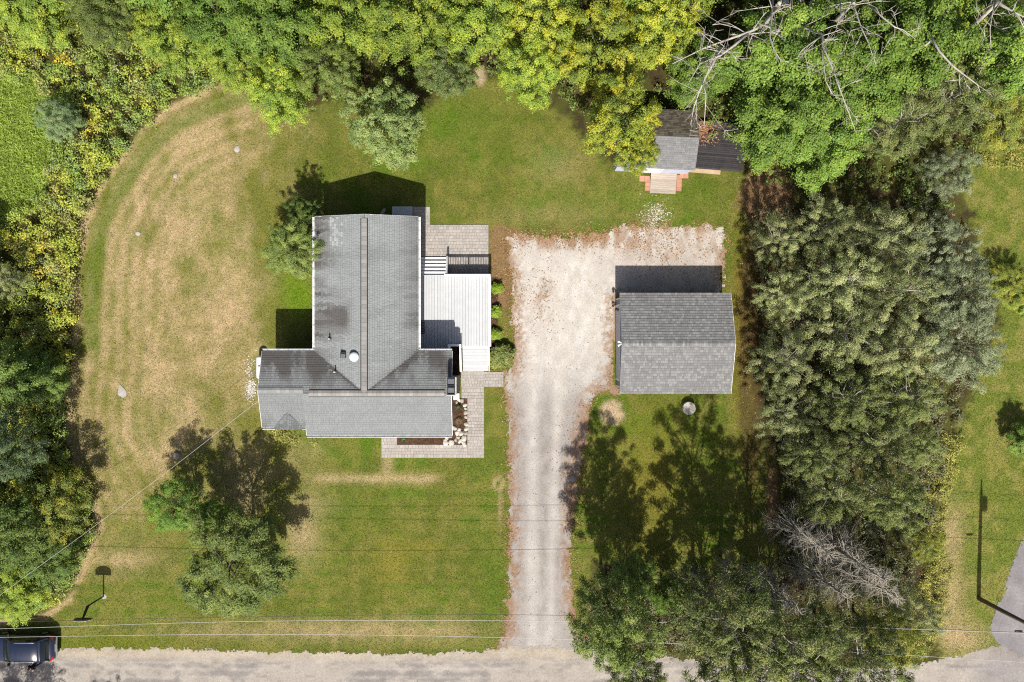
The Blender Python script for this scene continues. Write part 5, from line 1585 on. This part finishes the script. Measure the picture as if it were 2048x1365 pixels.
dead_spruce((1640, 1112), 12.0, 2.6, 'dead conifer with bare grey twigs below the grove, right one', 23, 130)
dead_spruce((1585, 1120), 11.0, 2.4, 'dead conifer with bare grey twigs below the grove, lower one', 25, 100)
dead_spruce((1490, 1135), 11.5, 1.9, 'thin dead conifer among the middle roadside trees', 24, 110)
dead_spruce((1440, 1120), 11.5, 1.6, 'thin dead conifer among the first roadside trees', 26, 80)

# ------------------------------------------------------------------ poles, wires
pb = W(1957, 1197)
pole = empty('utility_pole', pb, 0, 'wooden utility pole leaning into the right edge by the neighbour drive', 'utility pole')
m = MB(); m.smooth = True; m.tube([(0, 0, -.3), (.05, 0, 3), (.2, .05, 9.3)], [.155, .145, .10], 14); m.build('shaft', M['polewood'], pole)
m = MB(); m.box((.16, -1.3, 8.62), (.27, 1.3, 8.74)); m.build('crossarm', M['polewood'], pole)
for y in (-1.2, -.5, .5, 1.2):
    m = MB(); m.smooth = True; m.lathe([(.03, 0), (.06, .03), (.04, .06), (.06, .09), (.03, .14)], (.21, y, 8.74), 10); m.build('insulator', M['dome'], pole)
m = MB(); m.smooth = True; m.tube([(.42, .3, 7.4), (.42, .3, 8.3)], .22, 14); m.build('transformer', M['slate'], pole)


def wire(name, pts, r, mat, label, n=60):
    P = [W(*p) for p in pts]
    m = MB(); m.smooth = True
    # smooth Catmull-Rom through the points
    Q = [P[0] * 2 - P[1]] + P + [P[-1] * 2 - P[-2]]; out = []
    for i in range(1, len(Q) - 2):
        for k in range(12):
            t = k / 12
            out.append(.5 * ((2 * Q[i]) + (Q[i + 1] - Q[i - 1]) * t + (2 * Q[i - 1] - 5 * Q[i] + 4 * Q[i + 1] - Q[i + 2]) * t * t + (3 * Q[i] - Q[i - 1] - 3 * Q[i + 1] + Q[i + 2]) * t ** 3))
    out.append(P[-1])
    m.tube(out, r, 6)
    return tag(m.build(name, M[mat]), label, 'wire')


wire('power_line', [(-500, 1275, 8), (0, 1258, 7.6), (512, 1243, 7.2), (1024, 1242, 7.2), (1540, 1250, 7.8), (2048, 1267, 8.6), (2110, 1272, 8.8), (2700, 1290, 8)], .011, 'wire', 'upper pale power line crossing above the road')
wire('power_line', [(-500, 1282, 8), (0, 1275, 7.6), (512, 1269, 7.2), (1024, 1276, 7.2), (1540, 1296, 7.8), (2048, 1325, 8.6), (2130, 1330, 8.8), (2700, 1350, 8)], .011, 'wire', 'lower pale power line crossing above the road')
wire('phone_cable', [(-500, 1262, 5.4), (0, 1245, 4.8), (512, 1234, 4.2), (1024, 1230, 4.1), (1540, 1242, 4.8), (1960, 1262, 5.8), (2700, 1290, 5.4)], .013, 'cable', 'dark sagging phone cable just above the upper power line')
wire('service_drop', [(-420, 1500, 7), (35, 1165, 5.6), (190, 1052, 4.7), (352, 930, 4.0), (470, 838, 3.7), (520, 800, 3.65)], .009, 'wire', 'pale service drop running from the lower left to the house corner')
p = W(2037, 1263, 6.0); m = MB(); m.smooth = True; m.tube([p + Vector((-.25, 0, 0)), p + Vector((-.2, 0, 0)), p + Vector((.2, 0, 0)), p + Vector((.25, 0, 0))], [.03, .07, .07, .03], 10)
tag(m.build('splice_case', M['black']), 'black splice case hanging on the phone cable at the right edge', 'splice case')

# ------------------------------------------------------------------ basketball hoop
hb = W(207, 1193)
hoop = empty('basketball_hoop', hb, 0, 'basketball hoop with dark pole and fan backboard by the road', 'hoop')
m = MB(); m.smooth = True; m.tube([(0, 0, -.2), (0, 0, 2.42)], .055, 10); m.build('pole', M['black'], hoop)
m = MB(); m.bar((0, 0, 2.38), (-.02, -.62, 2.95), .09, .09); m.bar((0, 0, 2.1), (-.02, -.6, 2.75), .05, .05); m.build('arm', M['black'], hoop)
pr = [(-.56, 2.72), (.56, 2.72), (.56, 3.1), (.44, 3.33), (.22, 3.44), (0, 3.47), (-.22, 3.44), (-.44, 3.33), (-.56, 3.1)]
m = MB(); n = len(pr); m.add([(x - .02, -.66, z) for x, z in pr] + [(x - .02, -.70, z) for x, z in pr], [tuple(range(n)), tuple(range(2 * n - 1, n - 1, -1))] + [(i, n + i, n + (i + 1) % n, (i + 1) % n) for i in range(n)]); bb = m.build('backboard', M['black'], hoop)
m = MB(); m.add([(x - .02, -.702, z) for x, z in pr] + [(x - .02, -.716, z) for x, z in pr], [tuple(range(n)), tuple(range(2 * n - 1, n - 1, -1))] + [(i, n + i, n + (i + 1) % n, (i + 1) % n) for i in range(n)]); m.build('board_face', M['whitetrim'], bb)
m = MB(); m.smooth = True; m.tube([(-.02 + .225 * math.cos(t * .2617), -.95 + .225 * math.sin(t * .2617), 3.0) for t in range(25)], .01, 6); m.build('rim', M['orange'], hoop)
m = MB(); m.lathe([(.18, 0), (.18, .02), (.14, .035), (.06, .04)], (.05, -.02, 0), 12); m.build('footing', M['lawnstone'], hoop)

# ------------------------------------------------------------------ car
cp = W(121, 1289)
car = empty('parked_car', (cp.x, cp.y, .016), math.pi, 'dark blue parked car cut by the lower left edge', 'car')
# local x: 0 at the rear bumper, forward is +x; y across
def loft(m, secs, close=True):
    n = len(secs[0]); vs = [p for s in secs for p in s]; fs = []
    for i in range(len(secs) - 1):
        for k in range(n - 1):
            fs.append((i * n + k, i * n + k + 1, (i + 1) * n + k + 1, (i + 1) * n + k))
    if close:
        fs.append(tuple(range(n - 1, -1, -1))); fs.append(tuple((len(secs) - 1) * n + k for k in range(n)))
    m.add(vs, fs)
def bsec(x, w, z1, zb=.28, crown=.04):
    return [(x, -w * .93, zb), (x, -w, zb + .22), (x, -w, z1 - .22), (x, -w * .95, z1 - .06), (x, -w * .82, z1), (x, -w * .4, z1 + crown), (x, 0, z1 + crown * 1.2), (x, w * .4, z1 + crown), (x, w * .82, z1), (x, w * .95, z1 - .06), (x, w, z1 - .22), (x, w, zb + .22), (x, w * .93, zb)]
m = MB(); m.smooth = True
loft(m, [bsec(.0, .62, .72, .36), bsec(.06, .80, .80, .32), bsec(.22, .88, .92, .28), bsec(.5, .915, 1.0, .26), bsec(1.0, .925, 1.0, .24), bsec(2.4, .925, .98, .24), bsec(3.4, .92, .97, .24), bsec(3.9, .91, .95, .25), bsec(4.4, .88, .88, .27), bsec(4.66, .78, .76, .32), bsec(4.74, .6, .62, .36)])
b_ = m.build('body', M['carpaint'], car)
def gsec(x, w0, w1, z0, z1):
    return [(x, -w0, z0), (x, -(w0 + w1) / 2 - .03, (z0 + z1) / 2), (x, -w1, z1 - .05), (x, -w1 * .85, z1), (x, 0, z1 + .03), (x, w1 * .85, z1), (x, w1, z1 - .05), (x, (w0 + w1) / 2 + .03, (z0 + z1) / 2), (x, w0, z0)]
m = MB(); m.smooth = True
loft(m, [gsec(.30, .78, .66, .93, .99), gsec(.52, .82, .68, .97, 1.30), gsec(.80, .86, .70, .97, 1.55), gsec(1.3, .87, .71, .97, 1.60), gsec(2.4, .87, .71, .96, 1.60), gsec(2.75, .87, .70, .96, 1.52), gsec(3.2, .85, .70, .96, 1.22), gsec(3.5, .82, .70, .95, 1.0)])
m.build('window_glass', M['carglass'], car)
m = MB(); m.smooth = True
def rsec(x, w, z): return [(x, -w, z - .05), (x, -w * .86, z + .008), (x, 0, z + .04), (x, w * .86, z + .008), (x, w, z - .05)]
loft(m, [rsec(.74, .70, 1.50), rsec(.84, .715, 1.575), rsec(1.3, .72, 1.61), rsec(2.38, .72, 1.61), rsec(2.66, .71, 1.56)], close=False)
m.build('roof', M['carpaint'], car)
for s in (-1, 1):
    m = MB(); m.smooth = True; m.tube([(.95, s * .66, 1.62), (1.05, s * .66, 1.66), (2.3, s * .66, 1.665), (2.4, s * .66, 1.62)], .018, 8); m.build('roof_rail', M['silver'], car)
    m = MB(); m.bar((2.7, s * .72, 1.53), (3.45, s * .85, .97), .07, .06); m.bar((.36, s * .76, .98), (.80, s * .71, 1.54), .09, .07); m.bar((1.75, s * .90, .99), (1.72, s * .735, 1.55), .09, .03, up=(0, s, .3)); m.build('pillar', M['carpaint'], car)
    m = MB(); m.smooth = True; m.tube([(3.05, s * .92, 1.0), (3.08, s * 1.06, 1.06)], [.05, .06], 8); m.box((3.02, s * 1.05 - .09, .98), (3.14, s * 1.05 + .09, 1.14)); m.build('mirror', M['black'], car)
    m = MB(); m.smooth = True; loft(m, [[(.10, s * .58, .83), (.05, s * .60, .70)], [(.12, s * .74, .86), (.09, s * .78, .70)], [(.30, s * .885, .93), (.28, s * .93, .75)], [(.52, s * .915, .95), (.5, s * .935, .82)]], close=False)
    m.add([(.06, s * .55, .80), (.10, s * .58, .87), (.26, s * .86, .955), (.44, s * .885, .99), (.50, s * .935, .93), (.24, s * .905, .88), (.08, s * .78, .78)], [tuple(range(7))]); m.build('tail_light', M['redlight'], car)
    m = MB(); m.smooth = True; loft(m, [[(4.60, s * .60, .80), (4.68, s * .60, .66)], [(4.48, s * .80, .84), (4.56, s * .82, .68)], [(4.2, s * .90, .88), (4.25, s * .92, .74)]], close=False); m.build('headlight', M['dome'], car)
    for x in (.92, 3.78):
        m = MB(); m.smooth = True; m.tube([(x, s * .72, .33), (x, s * .94, .33)], .335, 24); wh = m.build('wheel', M['rubber'], car)
        m = MB(); m.tube([(x, s * .935, .33), (x, s * .948, .33)], .2, 12); m.build('rim', M['silver'], wh)
m = MB(); m.smooth = True; loft(m, [[(-.05, y, .50), (-.07 + .16 * (abs(y) / .8) ** 3, y, .60), (.04 + .16 * (abs(y) / .8) ** 3, y, .70)] for y in np.linspace(-.72, .72, 9)], close=False); m.build('bumper', M['silver'], car)
m = MB(); m.smooth = True; loft(m, [[(.66, y, 1.53 - .05 * (y / .7) ** 2), (.80, y, 1.60 - .05 * (y / .7) ** 2), (.80, y, 1.57 - .05 * (y / .7) ** 2)] for y in np.linspace(-.66, .66, 7)], close=False); m.build('spoiler', M['carpaint'], car)
m = MB(); m.box((-.012, -.26, .62), (-.002, .26, .74)); m.build('licence_plate', M['whitetrim'], car)

# ------------------------------------------------------------------ person standing beside the car
pp = W(83, 1322)
def person(loc, rz):
    me = bpy.data.meshes.new('person'); bm = bmesh.new(); sk = bm.verts.layers.skin.verify()
    J = {'pelvis': ((0, 0, .95), .15, .11), 'waist': ((0, .01, 1.1), .14, .10), 'chest': ((0, .02, 1.30), .17, .115), 'collar': ((0, 0, 1.43), .12, .085), 'neck': ((0, .0, 1.50), .055, .055), 'jaw': ((0, -.03, 1.58), .075, .085), 'head': ((0, -.01, 1.66), .085, .10), 'crown': ((0, 0, 1.735), .06, .07)}
    E = [('pelvis', 'waist'), ('waist', 'chest'), ('chest', 'collar'), ('collar', 'neck'), ('neck', 'jaw'), ('jaw', 'head'), ('head', 'crown')]
    for s, n in ((-1, 'l'), (1, 'r')):
        J['hip' + n] = ((s * .10, 0, .88), .095, .095); J['knee' + n] = ((s * .11, -.02, .50), .062, .065); J['ank' + n] = ((s * .11, .02, .10), .043, .045); J['toe' + n] = ((s * .13, -.16, .04), .045, .035)
        J['sho' + n] = ((s * .19, 0, 1.40), .062, .06); J['elb' + n] = ((s * .24, .03, 1.13), .045, .045); J['wri' + n] = ((s * .16, -.20, 1.08), .03, .028); J['palm' + n] = ((s * .12, -.26, 1.09), .035, .02)
        E += [('pelvis', 'hip' + n), ('hip' + n, 'knee' + n), ('knee' + n, 'ank' + n), ('ank' + n, 'toe' + n), ('collar', 'sho' + n), ('sho' + n, 'elb' + n), ('elb' + n, 'wri' + n), ('wri' + n, 'palm' + n)]
        for f in range(4):
            J['f%d' % f + n] = ((s * (.135 - .022 * f), -.31, 1.10 + .004 * f), .010, .010); J['g%d' % f + n] = ((s * (.115 - .022 * f), -.335 - .006 * (f in (1, 2)), 1.075), .009, .009)
            E += [('palm' + n, 'f%d' % f + n), ('f%d' % f + n, 'g%d' % f + n)]
        J['th' + n] = ((s * .075, -.245, 1.125), .011, .011); J['ti' + n] = ((s * .05, -.27, 1.13), .009, .009); E += [('palm' + n, 'th' + n), ('th' + n, 'ti' + n)]
        J['ear' + n] = ((s * .085, 0, 1.63), .016, .022); E.append(('head', 'ear' + n))
    J['nose'] = ((0, -.115, 1.625), .014, .016); E.append(('head', 'nose'))
    vt = {}
    for k, (p, a, b) in J.items():
        v = bm.verts.new(p); v[sk].radius = (a, b); v[sk].use_root = (k == 'pelvis'); vt[k] = v
    for a, b in E: bm.edges.new((vt[a], vt[b]))
    bm.to_mesh(me); bm.free()
    o = bpy.data.objects.new('person_cage', me); COL.objects.link(o)
    o.modifiers.new('skin', 'SKIN').use_smooth_shade = True
    sb = o.modifiers.new('sub', 'SUBSURF'); sb.levels = 1; sb.render_levels = 1
    dg = bpy.context.evaluated_depsgraph_get(); dg.update()
    out = bpy.data.meshes.new_from_object(o.evaluated_get(dg)); bpy.data.objects.remove(o)
    out.materials.clear()
    for k in ('cloth', 'denim', 'skin', 'hair', 'rubber'): out.materials.append(M[k])
    for p in out.polygons:
        c = p.center; i = 0
        if c.z < .09: i = 4
        elif c.z < .98 and abs(c.y) < .19: i = 1
        if c.z > 1.49: i = 2
        if c.z > 1.665 or (c.z > 1.56 and c.y > .03): i = 3
        if c.y < -.205 and 1.0 < c.z < 1.2: i = 2
        p.material_index = i; p.use_smooth = True
    q = bpy.data.objects.new('person', out); COL.objects.link(q); q.location = loc; q.rotation_euler.z = rz
    tag(q, 'person in dark clothes standing on the road beside the parked car', 'person')
    return q
person((pp.x, pp.y, .018), -.4)

# ------------------------------------------------------------------ small things
t = empty('propane_tank', (W(521, 735, .7).x, W(521, 735, .7).y, 0), 0, 'white horizontal propane tank against the west end of the house', 'tank')
m = MB(); m.smooth = True
pf = []
for k in range(7): a = math.pi / 2 * k / 6; pf.append((-.62 - .22 * math.cos(a), .30 * math.sin(a)))
prof = [(y, r) for y, r in pf] + [(-y, r) for y, r in pf[::-1]]
m.tube([(0, y, .72) for y, r in prof], [max(r, .004) for y, r in prof], 20); m.build('shell', M['tank'], t)
m = MB(); m.lathe([(.11, .98), (.11, 1.08), (.07, 1.12)], (0, 0, 0), 14); m.build('valve_dome', M['tank'], t)
for y in (-.45, .45):
    m = MB(); m.box((-.2, y - .05, 0), (.2, y + .05, .48)); m.build('leg', M['slate'], t)
p = W(1378, 817, .4)
t = empty('well_cap', (p.x, p.y, 0), 0, 'round concrete well ring with lid behind the garage', 'well cap')
m = MB(); m.smooth = False; m.lathe([(.45, 0), (.45, .40), (.43, .42)], (0, 0, 0), 36); m.build('ring', M['concrete'], t)
m = MB(); m.lathe([(.46, .42), (.46, .47), (.44, .49), (.1, .505)], (0, 0, 0), 36); m.build('lid', M['concrete'], t)


def rock(name, px, py, rx, ry, rz, label, mat='stone', group=None, seed=0, cat='rock', z=0):
    r = random.Random(seed); bm = bmesh.new(); bmesh.ops.create_icosphere(bm, subdivisions=2, radius=1)
    ks = [(Vector((r.gauss(0, 1), r.gauss(0, 1), r.gauss(0, 1))).normalized(), r.uniform(.55, .9)) for _ in range(7)]
    for v in bm.verts:
        for d, l in ks:
            e = v.co.dot(d)
            if e > l: v.co -= d * (e - l) * .85
        v.co *= r.uniform(.96, 1.04)
        v.co = Vector((v.co.x * rx, v.co.y * ry, v.co.z * rz))
    me = bpy.data.meshes.new(name); bm.to_mesh(me); bm.free(); me.materials.append(M[mat])
    o = link(name, me); p = W(px, py); o.location = (p.x, p.y, rz * .45 + z); o.rotation_euler.z = r.uniform(0, 3)
    return tag(o, label, cat, group)


for i, (px, py, s, lab) in enumerate(((474, 299, .24, 'flat pale stone at the top of the dry lawn'), (351, 353, .2, 'flat pale stone in the upper dry lawn, second from the top'), (276, 468, .2, 'flat pale stone near the hedgerow in the middle of the dry lawn'))):
    rock('lawn_stone', px, py, s, s * .85, .05, lab, 'lawnstone', None, 40 + i)
rock('lawn_stone', 243, 783, .36, .55, .035, 'long flat grey stone slab in the lower dry lawn', 'lawnstone', None, 44)
rock('boulder', 353, 911, .27, .3, .26, 'pale grey boulder under the service drop on the front lawn', 'stone', None, 45)
rock('boulder', 766, 426, .42, .16, .12, 'pale stone slab in the shade of the north gable', 'lawnstone', None, 46)
BED = [(892, 885, .30), (903, 886, .27), (921, 868, .26), (916, 875, .20), (930, 866, .28), (929, 877, .28), (920, 882, .24), (928, 888, .24), (909, 856, .25), (918, 860, .18), (932, 858, .20), (893, 875, .20), (926, 886, .2), (912, 880, .18), (915, 867, .2)]
for i, (px, py, s) in enumerate(BED):
    rock('boulder', px, py, s * random.uniform(.8, 1.1), s * random.uniform(.65, .95), s * .55, 'pale boulder heaped at the corner of the mulch bed', 'stone', 'boulders heaped at the corner of the mulch bed', 60 + i)
for i, (px, py, s) in enumerate([(918, 801, .13), (924, 802, .15), (930, 811, .15), (931, 826, .17), (932, 835, .12), (932, 849, .16), (931, 818, .11), (914, 806, .1)]):
    rock('edging_stone', px, py, s, s * 1.2, s * .6, 'small pale stone edging the mulch bed along the walk', 'stone', 'small stones edging the mulch bed', 90 + i)
m = MB(); m.box(((907 - 1024) / 28, (682.5 - 800) / 28, 0), ((919 - 1024) / 28, (682.5 - 787) / 28, .16)); tag(m.build('splash_block', M['whitetrim'], bevel=.02), 'white block at the foot of the chimney', 'block')
# grey steps and slab at the north wall
st = empty('north_steps', (W(805, 424).x, W(805, 424).y, 0), 0, 'grey slatted steps in the shade at the north wall of the house', 'steps')
for k in range(4):
    m = MB(); m.box((-.72, .36 - .2 * (k + 1) + .005, .10 + k * .03), (.72, .36 - .2 * k - .005, .16 + k * .03)); m.build('board', M['gdoor'], st)
m = MB(); m.box((-.7, -.5, .02), (.7, .34, .099)); m.build('frame', M['slate'], st)
# plants in the mulch bed
def clump(px, py, r, h, col, label, n=120, seed=0, asp=.12):
    rng = np.random.default_rng(seed); p = W(px, py, h * .5)
    t = rng.uniform(0, 6.283, n); l = rng.uniform(.3, 1, n)
    P = np.stack([np.cos(t) * r * l * .6, np.sin(t) * r * l * .6, h * (1.05 - .5 * l)], -1)
    N = np.stack([-np.cos(t) * .6, -np.sin(t) * .6, np.ones(n)], -1) + rng.normal(size=(n, 3)) * .3
    C = np.array(col) * rng.uniform(.6, 1.3, (n, 1))
    o = link('bed_plant', leaf_mesh('bed_plant', P, N, rng.uniform(.6, 1.1, n) * r * .8, C, rng, asp, 'grasstuft')); o.location = (p.x, p.y, .02)
    tag(o, label, 'plant')
clump(917, 817, .32, .4, (.10, .13, .05), 'grassy green plant in the upper mulch bed', 90, 1)
clump(918, 843, .36, .3, (.24, .18, .10), 'dry straw-coloured grass clump in the mulch bed', 160, 2, .06)
clump(808, 880, .24, .22, (.08, .17, .04), 'small green plant at the left end of the mulch bed', 60, 3, .5)
clump(915, 752, .2, .2, (.05, .09, .03), 'small green plant in the narrow bed by the chimney', 60, 4, .4)
